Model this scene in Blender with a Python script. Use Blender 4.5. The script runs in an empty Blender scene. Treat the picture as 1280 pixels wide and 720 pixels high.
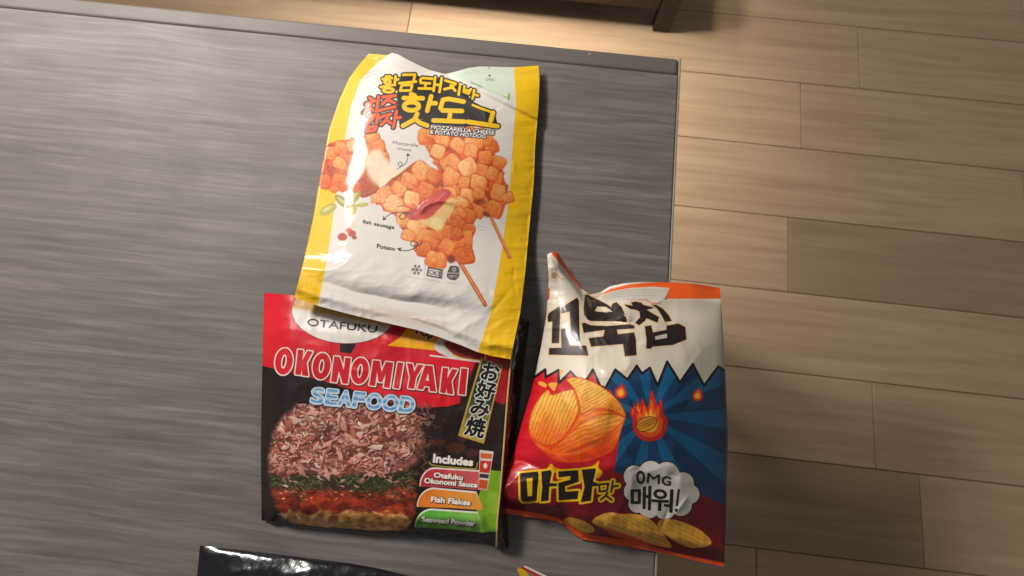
import bpy, math, random
import numpy as np
from mathutils import Matrix

# ------------------------------------------------------------------ camera, world, lamps, exposure
SC = bpy.context.scene
COL = SC.collection
DESK_Z = 0.73                      # desk top above the floor
CAM_H = 0.54                       # camera above the desk top
F_PX = 691.0                       # focal length in photo pixels (1280 wide)
TILT = math.radians(14)

cam_d = bpy.data.cameras.new('camera')
cam_d.sensor_width = 36.0
cam_d.lens = 36.0 * F_PX / 1280.0
cam_d.clip_start = 0.02
cam_d.clip_end = 50.0
cam_d.dof.use_dof = True
cam_d.dof.focus_distance = 0.53
cam_d.dof.aperture_fstop = 9.0
cam = bpy.data.objects.new('camera', cam_d)
cam.location = (0, 0, DESK_Z + CAM_H)
cam.rotation_euler = (TILT, 0, 0)
COL.objects.link(cam)
SC.camera = cam

world = bpy.data.worlds.new('World')
SC.world = world
world.use_nodes = True
bg = world.node_tree.nodes['Background']
bg.inputs[0].default_value = (1.0, 0.95, 0.89, 1)
bg.inputs[1].default_value = 0.13


def lamp(name, loc, target, size, power, col, sy=None):
    d = bpy.data.lights.new(name, 'AREA')
    d.shape = 'RECTANGLE'
    d.size = size
    d.size_y = sy or size
    d.energy = power
    d.color = col
    o = bpy.data.objects.new(name, d)
    o.location = loc
    v = Matrix.Translation((0, 0, 0))
    import mathutils
    q = (mathutils.Vector(target) - mathutils.Vector(loc)).to_track_quat('-Z', 'Y')
    o.rotation_euler = q.to_euler()
    COL.objects.link(o)
    return o


# flush ceiling panels: one up to the left, one beyond the desk
lamp('ceiling_and_fill_lamp', (-0.98, 0.95, DESK_Z + 1.02), (0.02, 0.10, DESK_Z), 0.22, 19.5, (1.0, 0.92, 0.85), 0.20)
lamp('ceiling_and_fill_lamp', (-1.00, 1.42, DESK_Z + 1.25), (0.05, 0.15, DESK_Z), 0.30, 13.5, (1.0, 0.92, 0.84), 0.20)
strip_fill = lamp('ceiling_and_fill_lamp', (-0.85, 1.10, DESK_Z + 1.60), (-0.10, 0.86, 0), 0.40, 4.0, (1.0, 0.89, 0.77), 0.40)  # added narrow fill that brightens the floor strip, not a ceiling panel
strip_fill.data.spread = math.radians(34)

SC.view_settings.view_transform = 'Standard'
SC.view_settings.look = 'None'
SC.view_settings.exposure = 0.0
SC.view_settings.gamma = 1.0
SC.view_settings.use_curve_mapping = False
SC.render.engine = 'CYCLES'
SC.cycles.use_denoising = True

ct, st = math.cos(TILT), math.sin(TILT)


def at(px, py, z=0.0):
    """where the sight line through a measured point of the photograph meets the height z above the desk"""
    px = np.asarray(px, float); py = np.asarray(py, float); z = np.asarray(z, float)
    x = px - 640.0; y = -(py - 360.0); w = -F_PX
    dx = x; dy = ct * y - st * w; dz = st * y + ct * w
    s = (z - CAM_H) / dz
    return dx * s, dy * s, DESK_Z + z + 0 * s


# ------------------------------------------------------------------ small tools
def ss(a, b, x):
    t = np.clip((x - a) / (b - a), 0, 1)
    return t * t * (3 - 2 * t)


def vnoise(x, y, seed=0):
    """smooth value noise, about 0..1"""
    rs = np.random.RandomState(seed)
    tab = rs.rand(64, 64)
    xi = np.floor(x).astype(int); yi = np.floor(y).astype(int)
    fx = x - xi; fy = y - yi
    fx = fx * fx * fx * (fx * (fx * 6 - 15) + 10); fy = fy * fy * fy * (fy * (fy * 6 - 15) + 10)
    a = tab[yi % 64, xi % 64]; b = tab[yi % 64, (xi + 1) % 64]
    c = tab[(yi + 1) % 64, xi % 64]; d = tab[(yi + 1) % 64, (xi + 1) % 64]
    return (a * (1 - fx) + b * fx) * (1 - fy) + (c * (1 - fx) + d * fx) * fy


def fbm(x, y, seed=0, o=4):
    s = 0; a = 0.5; t = 0
    for i in range(o):
        s = s + a * vnoise(x * 2 ** i + 7.3 * i, y * 2 ** i + 3.1 * i, seed + i); t += a; a *= 0.5
    return s / t


def ridge(x, y, seed=0, o=3):
    s = 0; a = 0.5; t = 0
    for i in range(o):
        s = s + a * (1 - np.abs(2 * vnoise(x * 2 ** i + 5.3 * i, y * 2 ** i + 1.7 * i, seed + i) - 1)); t += a; a *= 0.5
    return s / t


def c255(c):
    return np.array(c, float) / 255.0


# ------------------------------------------------------------------ printed artwork (numpy raster)
class Win:
    """a coverage mask over a window of the canvas"""
    def __init__(s, r0, c0, m):
        s.r0, s.c0, s.m = r0, c0, m


class Art:
    def __init__(s, x0, y0, x1, y1, S, base):
        s.x0, s.y0, s.x1, s.y1, s.S = x0, y0, x1, y1, S
        s.W = int((x1 - x0) * S); s.H = int((y1 - y0) * S)
        s.a = np.empty((s.H, s.W, 3), np.float32); s.a[:] = c255(base)

    def grid(s, w):
        h, k = w.m.shape
        X = s.x0 + (w.c0 + np.arange(k) + .5) / s.S
        Y = s.y0 + (w.r0 + np.arange(h) + .5) / s.S
        return np.meshgrid(X, Y)

    def window(s, x0, y0, x1, y1):
        c0 = max(0, int((x0 - s.x0) * s.S) - 2); c1 = min(s.W, int((x1 - s.x0) * s.S) + 3)
        r0 = max(0, int((y0 - s.y0) * s.S) - 2); r1 = min(s.H, int((y1 - s.y0) * s.S) + 3)
        return Win(r0, c0, np.zeros((max(0, r1 - r0), max(0, c1 - c0)), np.float32))

    def poly(s, loops, pad=0):
        """antialiased signed fill of closed loops (photo pixel coordinates)"""
        if len(loops) and np.isscalar(loops[0][0]):
            loops = [loops]
        al = np.concatenate([np.asarray(l, float) for l in loops])
        w = s.window(al[:, 0].min() - pad, al[:, 1].min() - pad, al[:, 0].max() + pad, al[:, 1].max() + pad)
        H, K = w.m.shape
        if H == 0 or K == 0:
            return w
        sub = 3
        acc = np.zeros((H, K + 2), np.float32)
        rows = []; cols = []; vals = []
        for l in loops:
            l = np.asarray(l, float)
            X = (l[:, 0] - s.x0) * s.S - w.c0; Y = ((l[:, 1] - s.y0) * s.S - w.r0) * sub
            X2 = np.roll(X, -1); Y2 = np.roll(Y, -1)
            for xa, ya, xb, yb in zip(X, Y, X2, Y2):
                if ya == yb: continue
                sg = 1.0
                if ya > yb: xa, ya, xb, yb = xb, yb, xa, ya; sg = -1.0
                i0 = max(0, int(math.ceil(ya - .5))); i1 = min(H * sub, int(math.ceil(yb - .5)))
                if i1 <= i0: continue
                i = np.arange(i0, i1)
                x = np.clip(xa + (i + .5 - ya) * (xb - xa) / (yb - ya), 0, K)
                xi = np.floor(x).astype(int); fr = x - xi
                rows.append(np.concatenate([i // sub, i // sub])); cols.append(np.concatenate([xi, xi + 1]))
                vals.append(np.concatenate([sg * (1 - fr), sg * fr]) / sub)
        if rows:
            np.add.at(acc, (np.concatenate(rows), np.concatenate(cols)), np.concatenate(vals))
        w.m = np.clip(np.abs(np.cumsum(acc, 1)[:, :K]), 0, 1).astype(np.float32)
        return w

    def strokes(s, lines, wd, pad=0):
        """round-capped strokes; wd = full width (a number, or one per line)"""
        al = np.concatenate([np.asarray(l, float) for l in lines])
        mw = wd if np.isscalar(wd) else max(wd)
        w = s.window(al[:, 0].min() - mw - pad, al[:, 1].min() - mw - pad, al[:, 0].max() + mw + pad, al[:, 1].max() + mw + pad)
        for k, l in enumerate(lines):
            r = (wd if np.isscalar(wd) else wd[k]) / 2
            for (xa, ya), (xb, yb) in zip(l[:-1], l[1:]):
                sw = s.window(min(xa, xb) - r - 1, min(ya, yb) - r - 1, max(xa, xb) + r + 1, max(ya, yb) + r + 1)
                if sw.m.size == 0: continue
                X, Y = s.grid(sw)
                dx, dy = xb - xa, yb - ya
                t = np.clip(((X - xa) * dx + (Y - ya) * dy) / (dx * dx + dy * dy + 1e-9), 0, 1)
                d = np.hypot(X - xa - t * dx, Y - ya - t * dy)
                c = np.clip((r - d) * s.S + .5, 0, 1)
                rr = sw.r0 - w.r0; cc = sw.c0 - w.c0
                r2 = max(rr, 0); c2 = max(cc, 0)
                sub = w.m[r2:rr + c.shape[0], c2:cc + c.shape[1]]
                np.maximum(sub, c[r2 - rr:r2 - rr + sub.shape[0], c2 - cc:c2 - cc + sub.shape[1]], out=sub)
        return w

    def union(s, *ws):
        r0 = min(w.r0 for w in ws); c0 = min(w.c0 for w in ws)
        r1 = max(w.r0 + w.m.shape[0] for w in ws); c1 = max(w.c0 + w.m.shape[1] for w in ws)
        o = Win(r0, c0, np.zeros((r1 - r0, c1 - c0), np.float32))
        for w in ws:
            v = o.m[w.r0 - r0:w.r0 - r0 + w.m.shape[0], w.c0 - c0:w.c0 - c0 + w.m.shape[1]]
            np.maximum(v, w.m, out=v)
        return o

    def grow(s, w, px, shrink=False):
        n = int(round(px * s.S))
        m = np.pad(w.m, n); r0, c0 = w.r0 - n, w.c0 - n
        if shrink: m = 1 - m
        for i in range(n):
            p = m.copy()
            np.maximum(m[1:], p[:-1], out=m[1:]); np.maximum(m[:-1], p[1:], out=m[:-1])
            q = m.copy() if i % 2 else p
            np.maximum(m[:, 1:], q[:, :-1], out=m[:, 1:]); np.maximum(m[:, :-1], q[:, 1:], out=m[:, :-1])
        if shrink: m = 1 - m
        a, b = max(0, -r0), max(0, -c0)
        m = m[a:, b:]; r0 += a; c0 += b
        m = m[:max(0, s.H - r0), :max(0, s.W - c0)]
        return Win(r0, c0, m)

    def blur(s, w, px):
        n = max(1, int(round(px * s.S)))
        m = np.pad(w.m, 2 * n)
        for ax in (0, 1):
            for _ in range(2):
                c = np.cumsum(m, ax); k = 2 * (n // 2) + 1; h = k // 2
                if ax == 0:
                    cp = np.pad(c, ((h + 1, h), (0, 0)), mode='edge'); m = (cp[k:] - cp[:-k]) / k
                else:
                    cp = np.pad(c, ((0, 0), (h + 1, h)), mode='edge'); m = (cp[:, k:] - cp[:, :-k]) / k
        r0, c0 = w.r0 - 2 * n, w.c0 - 2 * n
        a, b = max(0, -r0), max(0, -c0)
        m = m[a:, b:]; r0 += a; c0 += b
        m = m[:max(0, s.H - r0), :max(0, s.W - c0)]
        return Win(r0, c0, m)

    def paint(s, w, col, al=1.0):
        """col: a 0..255 triple or f(X, Y) -> (h, w, 3) of 0..1"""
        h, k = w.m.shape
        if h == 0 or k == 0: return
        v = s.a[w.r0:w.r0 + h, w.c0:w.c0 + k]
        m = (w.m * al)[..., None]
        c = col(*s.grid(w)) if callable(col) else c255(col)
        v[:] = v * (1 - m) + c * m

    def fill(s, pts, col, al=1.0, soft=0):
        w = s.poly(pts)
        if soft: w = s.blur(w, soft)
        s.paint(w, col, al)

    def line(s, pts, wd, col, al=1.0):
        s.paint(s.strokes([pts], wd), col, al)

    def text(s, body, quad, bold=0, shear=0):
        """the word fitted onto a quad (top left, top right, bottom right, bottom left)"""
        tris = glyphs(body)
        lo = tris.reshape(-1, 2).min(0); hi = tris.reshape(-1, 2).max(0)
        t = (tris - lo) / (hi - lo)
        u = t[..., 0]; v = 1 - t[..., 1]
        q = np.asarray(quad, float)
        P = (q[0] * (1 - u)[..., None] + q[1] * u[..., None]) * (1 - v)[..., None] + (q[3] * (1 - u)[..., None] + q[2] * u[..., None]) * v[..., None]
        w = s.poly(list(P))
        if bold: w = s.grow(w, bold)
        return w

    def image(s, name):
        im = bpy.data.images.new(name, s.W, s.H)
        b = np.ones((s.H, s.W, 4), np.float32); b[..., :3] = np.clip(s.a[::-1], 0, 1)
        im.pixels.foreach_set(b.ravel()); im.update(); im.pack()
        return im


_G = {}


def glyphs(body):
    if body not in _G:
        c = bpy.data.curves.new('lettering', 'FONT'); c.body = body; c.resolution_u = 4
        o = bpy.data.objects.new('lettering', c); COL.objects.link(o)
        bpy.context.view_layer.update()
        m = o.to_mesh(); m.calc_loop_triangles()
        co = np.array([v.co[:2] for v in m.vertices])
        tr = np.array([t.vertices[:] for t in m.loop_triangles])
        T = co[tr]
        a = (T[:, 1, 0] - T[:, 0, 0]) * (T[:, 2, 1] - T[:, 0, 1]) - (T[:, 2, 0] - T[:, 0, 0]) * (T[:, 1, 1] - T[:, 0, 1])
        T[a < 0] = T[a < 0][:, ::-1]
        _G[body] = T
        o.to_mesh_clear(); bpy.data.objects.remove(o); bpy.data.curves.remove(c)
    return _G[body]


def Z(ox, oy, sc, pts):
    """points read off an enlargement: offset and scale"""
    return [(ox + x / sc, oy + y / sc) for x, y in pts]


def ell(cx, cy, rx, ry, rot=0, n=28):
    a = np.linspace(0, 2 * math.pi, n, endpoint=False); r = math.radians(rot)
    x = rx * np.cos(a); y = ry * np.sin(a)
    return list(zip(cx + x * math.cos(r) - y * math.sin(r), cy + x * math.sin(r) + y * math.cos(r)))


def smooth(pts, closed=False, n=6):
    """Catmull-Rom through the points"""
    p = [np.array(q, float) for q in pts]; out = []
    m = len(p)
    rng = range(m) if closed else range(m - 1)
    for i in rng:
        g = (lambda k: p[k % m]) if closed else (lambda k: p[min(max(k, 0), m - 1)])
        a, b, c, d = g(i - 1), g(i), g(i + 1), g(i + 2)
        for j in range(n):
            t = j / n
            out.append(tuple(.5 * ((2 * b) + (c - a) * t + (2 * a - 5 * b + 4 * c - d) * t * t + (3 * b - a - 3 * c + d) * t ** 3)))
    if not closed: out.append(tuple(p[-1]))
    return out


# food print: a battered potato cube
def potato(A, rs, cx, cy, size, rot=None, tone=0.5, ar=1.0):
    rot = rs.uniform(-30, 40) if rot is None else rot + rs.uniform(-9, 9)
    tone = min(1, max(0, tone * .9 + .10 + rs.uniform(-.12, .18)))
    pal = [((250, 212, 150), (243, 166, 92)), ((246, 182, 108), (232, 124, 52)), ((238, 146, 66), (216, 94, 30)), ((206, 94, 32), (160, 54, 18))]
    k = tone * (len(pal) - 1); i = min(int(k), len(pal) - 2); f = k - i
    hi = c255(pal[i][0]) * (1 - f) + c255(pal[i + 1][0]) * f
    lo = c255(pal[i][1]) * (1 - f) + c255(pal[i + 1][1]) * f
    a = math.radians(rot); h = size / 2; q = []
    cor = [(sx * h * ar * rs.uniform(.70, 1.08), sy * h * rs.uniform(.70, 1.08)) for sx, sy in ((-1, -1), (1, -1), (1, 1), (-1, 1))]
    cor = [(x * math.cos(a) - y * math.sin(a) + cx, x * math.sin(a) + y * math.cos(a) + cy) for x, y in cor]
    for m in range(4):
        p, n_ = cor[m], cor[(m + 1) % 4]
        for t in (.16, .5, .84):
            b = rs.uniform(-.25, .45) if t == .5 else 0
            q.append((p[0] * (1 - t) + n_[0] * t + b * (n_[1] - p[1]) / size, p[1] * (1 - t) + n_[1] * t - b * (n_[0] - p[0]) / size))
    q = smooth(q, True, 2)
    w = A.poly(q, pad=2)
    A.paint(A.blur(A.grow(w, .8), 1.4), tuple(255 * (lo * np.array([.84, .55, .34]))), .8)
    dx, dy = size * rs.uniform(.02, .20), size * rs.uniform(.10, .24)
    A.paint(A.blur(A.poly([(x + dx, y + dy) for x, y in q]), .6), tuple(255 * lo * np.array([.97, .80, .60])), .92)
    A.paint(A.blur(A.poly([(x + dx * .6, y + dy * .5) for x, y in q]), .6), tuple(255 * lo), .9)
    nx, ny = rs.uniform(-.9, .5), rs.uniform(-1, -.3)
    sd = rs.randint(50)

    def col(X, Y):
        t = np.clip(.55 + ((X - cx) * nx + (Y - cy) * ny) / size * .8, 0, 1)
        n = fbm(X * .5 + cx, Y * .5 + cy, sd, 3) - .5
        t = np.clip(t + n * 1.3, 0, 1)[..., None]
        return lo * (1 - t) + hi * t
    A.paint(A.blur(w, .45), col, .96)
    k0 = rs.randint(4) * 6
    e = A.strokes([[q[(k0 + m) % 24] for m in range(0, 7)]], .7)
    A.paint(A.blur(e, .6), (255, 222, 176), .38)
    if rs.rand() < .6:
        ex, ey = cx + rs.uniform(-.5, .5) * size, cy + rs.uniform(.2, .6) * size
        A.paint(A.blur(A.poly(ell(ex, ey, size * .22, size * .1, rs.uniform(-60, 60), 10)), 1.2), (206, 72, 24), .55)


def potato_mass(A, outline, cubes, seed):
    rs = np.random.RandomState(seed)
    w = A.grow(A.poly(smooth(outline, True, 4)), 1.8, shrink=True)
    A.paint(A.blur(w, 1.2), lambda X, Y: c255((214, 88, 34)) * (0.55 + .75 * fbm(X * .22, Y * .22, seed, 4))[..., None])
    o = np.array(smooth(outline, True, 3)); c0 = o.mean(0)
    for k in range(0, len(o), 2):          # pieces that make the uneven outline
        if rs.rand() < .75:
            p = c0 + (o[k] - c0) * rs.uniform(.80, .90)
            potato(A, rs, p[0], p[1], rs.uniform(7, 12), tone=rs.uniform(.3, .9))
    for k in range(14):
        p = c0 + (o[rs.randint(len(o))] - c0) * rs.uniform(.1, .8)
        potato(A, rs, p[0], p[1], rs.uniform(8, 13), tone=rs.uniform(.4, .9))
    for c in cubes:
        cx, cy, sz, tone = c[:4]
        potato(A, rs, cx + rs.uniform(-.8, .8), cy + rs.uniform(-.8, .8), sz * rs.uniform(1.02, 1.22), rot=(c[4] if len(c) > 4 else None), tone=tone, ar=(c[5] if len(c) > 5 else 1.0))


# ================================================================== ART 1: hot dog pouch
def art_hotdog(S=4):
    A = Art(352, 56, 690, 462, S, (226, 222, 216))
    rs = np.random.RandomState(3)
    allw = Win(0, 0, np.ones((A.H, A.W), np.float32))
    # yellow side bands
    A.fill([(642, 50), (642, 84), (645, 130), (641, 180), (636, 250), (626, 320), (614, 390), (597, 441), (590, 470), (700, 470), (700, 50)], (244, 196, 0))
    A.fill([(486, 50), (484, 69), (470, 80), (451, 99), (439, 131), (428, 190), (418, 260), (408, 330), (396, 386), (390, 470), (340, 470), (340, 50)], (244, 196, 0))
    # pale green turned corner with the maker's green lettering and OPEN
    A.fill([(558, 96), (570, 89), (600, 82), (641, 82), (643, 126), (600, 111), (575, 102)], (205, 226, 208), .75, soft=6)
    A.line([(589, 103), (603, 109)], 1.2, (90, 150, 60), .8)
    A.line([(603, 109), (640, 124)], .7, (150, 190, 120), .6)
    A.line([(636.5, 117.5), (635.5, 124.5)], 2.4, (110, 185, 40), .9)
    A.line([(630, 121), (636, 122)], 1.3, (120, 185, 60), .8)
    A.fill([(612, 92.6), (613.8, 95.6), (610.2, 95.6)], (60, 60, 60))
    A.paint(A.text('OPEN', [(607, 97.5), (618, 98), (618, 101.5), (607, 101)]), (90, 95, 90), .9)
    A.line([(611.5, 84), (611.5, 86)], .8, (80, 80, 80))
    for k, (a, b) in enumerate((((454, 94), (475, 86.5)), ((456, 97), (470, 92)))):
        A.line([a, b], .7, (150, 148, 150), .8)
    # ---- hot dog on the left, torn open
    out = [(392, 196), (410, 178), (438, 172), (455, 167), (470, 166), (477, 173), (484, 185), (486, 197), (478, 205), (470, 218), (466, 226),
           (472, 228), (466, 238), (452, 242), (438, 234), (420, 238), (400, 236), (388, 218)]
    potato_mass(A, out, [(398, 206, 14, .5), (412, 190, 14, .3), (426, 184, 13, .3), (440, 182, 13, .25), (451, 177, 12, .2), (466, 171, 12, .3, 0, 1.3), (406, 226, 14, .6),
                         (424, 204, 15, .3), (438, 199, 11, .45), (450, 185, 12, .1, -50, 1.5), (441, 214, 14, .5), (424, 224, 15, .55), (455, 199, 13, .12, 60, 1.3), (447, 214, 15, .5, 30),
                         (459, 232, 17, .95, -20, 1.4), (443, 233, 12, .7), (473, 183, 11, .6, 60, 1.3)], 11)
    w = A.poly(smooth([(462, 190), (474, 186), (482, 196), (490, 206), (508, 218), (498, 228), (484, 236), (472, 232), (462, 222), (456, 204)], True))
    A.paint(A.blur(w, 5), lambda X, Y: c255((246, 226, 198)) * (0.97 + .05 * vnoise(X * .2, Y * .2, 8))[..., None], .95)
    A.paint(A.blur(A.poly([(484, 222), (500, 214), (512, 224), (498, 236), (482, 236)]), 5), (240, 232, 188), .7)
    # greens and dipping bits beside it
    for x, y, rx, ry, r, c in ((445, 246, 9, 4, -55, (168, 150, 60)), (453, 256, 8, 2.6, -6, (190, 176, 78)), (441, 262, 4.5, 8, 20, (196, 182, 96)), (428, 252, 12, 5, 40, (150, 148, 60)), (410, 262, 12, 6, -30, (176, 168, 80))):
        A.paint(A.blur(A.poly(ell(x, y, rx, ry, r)), .8), c)
        A.paint(A.blur(A.poly(ell(x - 1, y - 1, rx * .6, ry * .35, r)), .8), (222, 210, 130), .8)
    for x, y, r_, c in ((441, 281, 5, (225, 205, 190)), (440, 292, 5, (188, 52, 36)), (436, 288, 4, (205, 80, 50)), (428, 296, 6, (176, 44, 30)), (443, 297, 3, (150, 60, 46)), (420, 284, 6, (230, 222, 200))):
        A.paint(A.blur(A.poly(ell(x, y, r_, r_ * .8)), 1), c, .85)
    # ---- hot dog at the right with its stick
    A.fill(smooth([(541, 203), (548, 212), (556, 230), (553, 236), (548, 228), (543, 214)], True), (226, 222, 216), .0)
    A.line([(612, 268), (620, 285), (637, 321.5)], 4.6, (205, 122, 74)); A.line([(612.6, 270), (621, 285), (636.8, 320)], 1.5, (236, 168, 120), .7)
    out = [(522, 168), (532, 160), (560, 158), (604, 160), (619, 178), (621, 195), (628, 205), (631, 220), (636, 235), (638, 250), (632, 258), (627, 268), (616, 272), (607, 271),
           (598, 271), (590, 262), (578, 262), (566, 250), (556, 232), (548, 214), (540, 200), (528, 180)]
    potato_mass(A, out, [(532, 170, 16, .15), (540, 164, 14, .3), (553, 172, 17, .12), (570, 166, 14, .55), (586, 164, 14, .5), (604, 168, 14, .7), (614, 182, 14, .55), (610, 176, 12, .4),
                         (573, 182, 17, .10, 35), (592, 174, 16, .2, 15, 1.3), (548, 189, 17, .12, 10), (563, 203, 20, .22, -35), (624, 203, 13, .45), (606, 196, 16, .3, 5), (588, 189, 16, .05, 5),
                         (584, 208, 17, .12, -20, 1.1), (622, 224, 14, .5, 10, .7), (603, 213, 14, .35, 20), (615, 218, 15, .5, 10, .8), (561, 222, 20, .2, 35), (578, 227, 15, .2, 5), (597, 227, 17, .1, 5, 1.1), (622, 240, 20, .18, 20),
                         (634, 246, 11, .3), (566, 240, 13, .4), (583, 244, 14, .25, 10), (598, 241, 14, .25, 25), (580, 256, 15, .55), (616, 261, 18, .5, 20), (597, 264, 12, .45, 40)], 21)
    A.paint(A.blur(A.poly(ell(600, 252, 8, 4, 0)), 3), (140, 50, 30), .8)
    A.paint(A.blur(A.poly(ell(608, 268, 5, 3, 30)), 2), (120, 46, 34), .8)
    A.line([(597.5, 282), (610.5, 285)], .7, (170, 168, 165), .8); A.line([(596.5, 286), (607.5, 288)], .7, (170, 168, 165), .8)
    # ---- hot dog in the middle with its stick
    A.line([(571, 322), (584, 343), (606.5, 381)], 5.4, (196, 108, 56)); A.line([(572, 323), (584, 342), (604.5, 378)], 2, (232, 158, 98), .75)
    out = [(466, 246), (476, 236), (486, 224), (498, 216), (508, 208), (518, 201), (530, 200), (540, 210), (549, 216), (553, 228), (562, 238), (572, 240), (584, 252), (592, 268), (591, 285),
           (589, 302), (587, 318), (578, 330), (562, 326), (550, 330), (537, 327), (534, 318), (522, 314), (518, 304), (503, 298), (503, 287), (494, 272), (480, 263)]
    potato_mass(A, out, [(482, 246, 22, .1, -20), (470, 247, 10, .1), (497, 236, 17, .2), (492, 254, 18, .1, 20), (511, 224, 17, .32, 20), (526, 212, 18, .12, 50), (541, 220, 14, .45, 40), (532, 237, 18, .48, 25),
                         (515, 248, 19, .08, 20), (505, 268, 18, .15), (520, 284, 20, .12), (510, 292, 14, .3), (562, 242, 15, .2), (575, 254, 16, .25, 30), (585, 270, 15, .5, 20), (572, 268, 17, .3), (573, 282, 17, .5), (586, 287, 13, .5),
                         (535, 298, 22, .42, 15, 1.1), (555, 290, 18, .45, 20), (529, 310, 15, .75), (558, 308, 17, .5, 30), (580, 299, 20, .52, 0), (545, 323, 18, .35, 10, 1.5), (581, 318, 19, .58, -10), (570, 290, 12, .7)], 31)
    w = A.poly(smooth([(504, 266), (512, 274), (524, 275), (538, 268), (552, 256), (564, 242), (556, 236), (542, 243), (526, 256), (514, 262)], True))
    A.paint(A.blur(w, 1.4), lambda X, Y: c255((200, 76, 74)) * (.92 + .16 * vnoise(X * .2, Y * .2, 4))[..., None], .95)
    w = A.poly(smooth([(528, 277), (540, 270), (552, 258), (562, 248), (570, 250), (566, 264), (558, 276), (550, 288), (540, 286)], True))
    A.paint(A.blur(w, 2.2), (243, 216, 150), .85)
    A.paint(A.blur(A.poly(ell(546, 279, 8, 7, 30)), 1.6), (242, 224, 164), .8)
    A.paint(A.blur(A.strokes([smooth([(512, 268), (528, 264), (544, 252), (556, 241)])], 1.6), .9), (236, 140, 130), .7)
    A.paint(A.blur(A.poly(ell(564, 324, 5, 5)), 1.5), (110, 42, 34), .85)
    A.paint(A.blur(A.poly(ell(545, 312, 5, 3, 30)), 2), (170, 60, 30), .6)
    for i in range(26):          # streaks of sugar
        x = rs.uniform(472, 498); y = rs.uniform(238, 264)
        A.paint(A.blur(A.strokes([[(x, y), (x + rs.uniform(5, 12), y - rs.uniform(-1, 3))]], .7), .4), (252, 238, 214), .6)
    # ---- title lettering
    za = lambda *p: Z(450, 85, 8, p)
    zb = lambda *p: Z(530, 85, 8, p)
    circ = lambda cx, cy, rx, ry: (lambda e: e + [e[0]])(ell(cx, cy, rx, ry, 0, 18))
    y1 = [za((258, 88), (300, 84)), za((228, 112), (320, 100)), za(*circ(275, 138, 30, 17)), za((272, 160), (272, 182)), za((208, 190), (350, 166)), za((355, 82), (346, 170)), za((355, 122), (382, 112)), za(*circ(284, 222, 52, 20)),
          za((432, 68), (550, 66), (536, 126)), za((394, 152), (560, 136)), za((418, 172), (522, 168), (508, 224), (402, 226), (418, 172)),
          za((722, 108), (625, 98), (602, 118), (608, 148), (700, 154)), za((655, 158), (652, 198)), za((588, 204), (716, 206)), za((752, 92), (736, 228)), za((818, 98), (794, 240)), za((750, 166), (800, 170)),
          zb((214, 124), (316, 156), (272, 196), (204, 212)), zb((268, 172), (312, 226)), zb((362, 162), (346, 266)),
          zb((404, 186), (398, 238), (446, 258), (466, 212)), zb((404, 216), (452, 230)), zb((502, 222), (486, 308)), zb((498, 262), (540, 276))]
    w1 = A.strokes(y1, 3.4)
    y2 = [za((512, 262), (545, 272)), za((438, 300), (628, 302)), za(*circ(515, 382, 74, 42)), za((712, 282), (672, 428)), za((700, 352), (756, 352)), za((572, 458), (545, 515), (430, 578)), za((556, 512), (600, 548), (672, 576)),
          zb((395, 336), (245, 308), (190, 318), (165, 400), (185, 424), (380, 430)), zb((260, 465), (250, 520)), zb((95, 524), (398, 536)),
          zb((438, 538), (735, 582))]
    w2 = A.strokes(y2, 5.8)
    w2 = A.union(w2, A.strokes([zb((488, 370), (560, 400), (690, 446))], 3.2), A.strokes([zb((690, 448), (668, 528))], 6.0))
    org = [za((95, 300), (120, 312)), za((58, 362), (150, 326)), za((115, 345), (85, 400), (36, 448)), za((92, 385), (130, 424)), za((186, 288), (164, 436)),
           za((230, 290), (356, 276)), za((312, 284), (222, 362)), za((286, 322), (346, 348)), za((190, 424), (352, 388)),
           za((78, 482), (152, 468), (120, 515), (68, 562)), za((184, 462), (164, 548)), za((180, 504), (212, 494)), za((82, 592), (162, 582), (148, 622), (66, 636), (82, 592)),
           za((230, 480), (310, 460)), za((284, 468), (262, 520), (212, 566)), za((262, 516), (306, 552)), za((366, 430), (332, 594)), za((360, 500), (402, 494))]
    w3 = A.strokes(org, 3.9)
    allt = A.union(w1, w2, w3)
    back = A.grow(allt, 1.4)
    body = A.grow(A.grow(A.union(w1, w2), 3.2), 3.2, shrink=True)
    slab = A.poly([za((392, 130))[0], *za((440, 60), (556, 58), (600, 90), (840, 92)), *zb((240, 120), (345, 160), (480, 330), (560, 372), (705, 436), (735, 560), (560, 560), (420, 590), (60, 560)),
                   *za((690, 560), (600, 500), (560, 500), (430, 570), (392, 560), (380, 420), (370, 300), (372, 250))])
    A.paint(A.union(back, body, slab), (30, 28, 26))
    zen = A.strokes([zb((385, 300), (470, 400), (600, 540))], 4); A.paint(A.blur(zen, 2), (62, 56, 62), .45)
    keep = A.union(w1, w2); A.paint(keep, (243, 196, 10)); A.paint(w3, (238, 90, 32))
    e1 = A.text('MOZZARELLA CHEESE', zb((75, 570), (708, 630), (702, 668), (66, 608)), bold=.3)
    e2 = A.text('& POTATO HOTDOG', zb((62, 618), (622, 666), (612, 702), (55, 656)), bold=.3)
    e = A.union(e1, e2)
    A.paint(A.grow(e, 1.1), (36, 32, 32)); A.paint(e, (240, 238, 236))
    # ---- handwritten call-outs and arrows
    zc = lambda *p: Z(438, 150, 8, p)
    zd = lambda *p: Z(438, 230, 8, p)
    ink = (40, 36, 36)
    A.paint(A.text('Mozzarella', zc((424, 208), (680, 238), (678, 272), (424, 240))), (70, 66, 66), .95)
    A.paint(A.text('cheese', zc((470, 268), (612, 288), (610, 316), (468, 296))), (70, 66, 66), .95)
    A.line(smooth(zc((465, 492), (510, 462), (515, 430), (490, 420), (480, 445), (500, 462), (540, 445), (565, 410), (576, 355))), .75, ink)
    A.fill(zc((575, 330), (596, 358), (556, 356)), ink)
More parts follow.
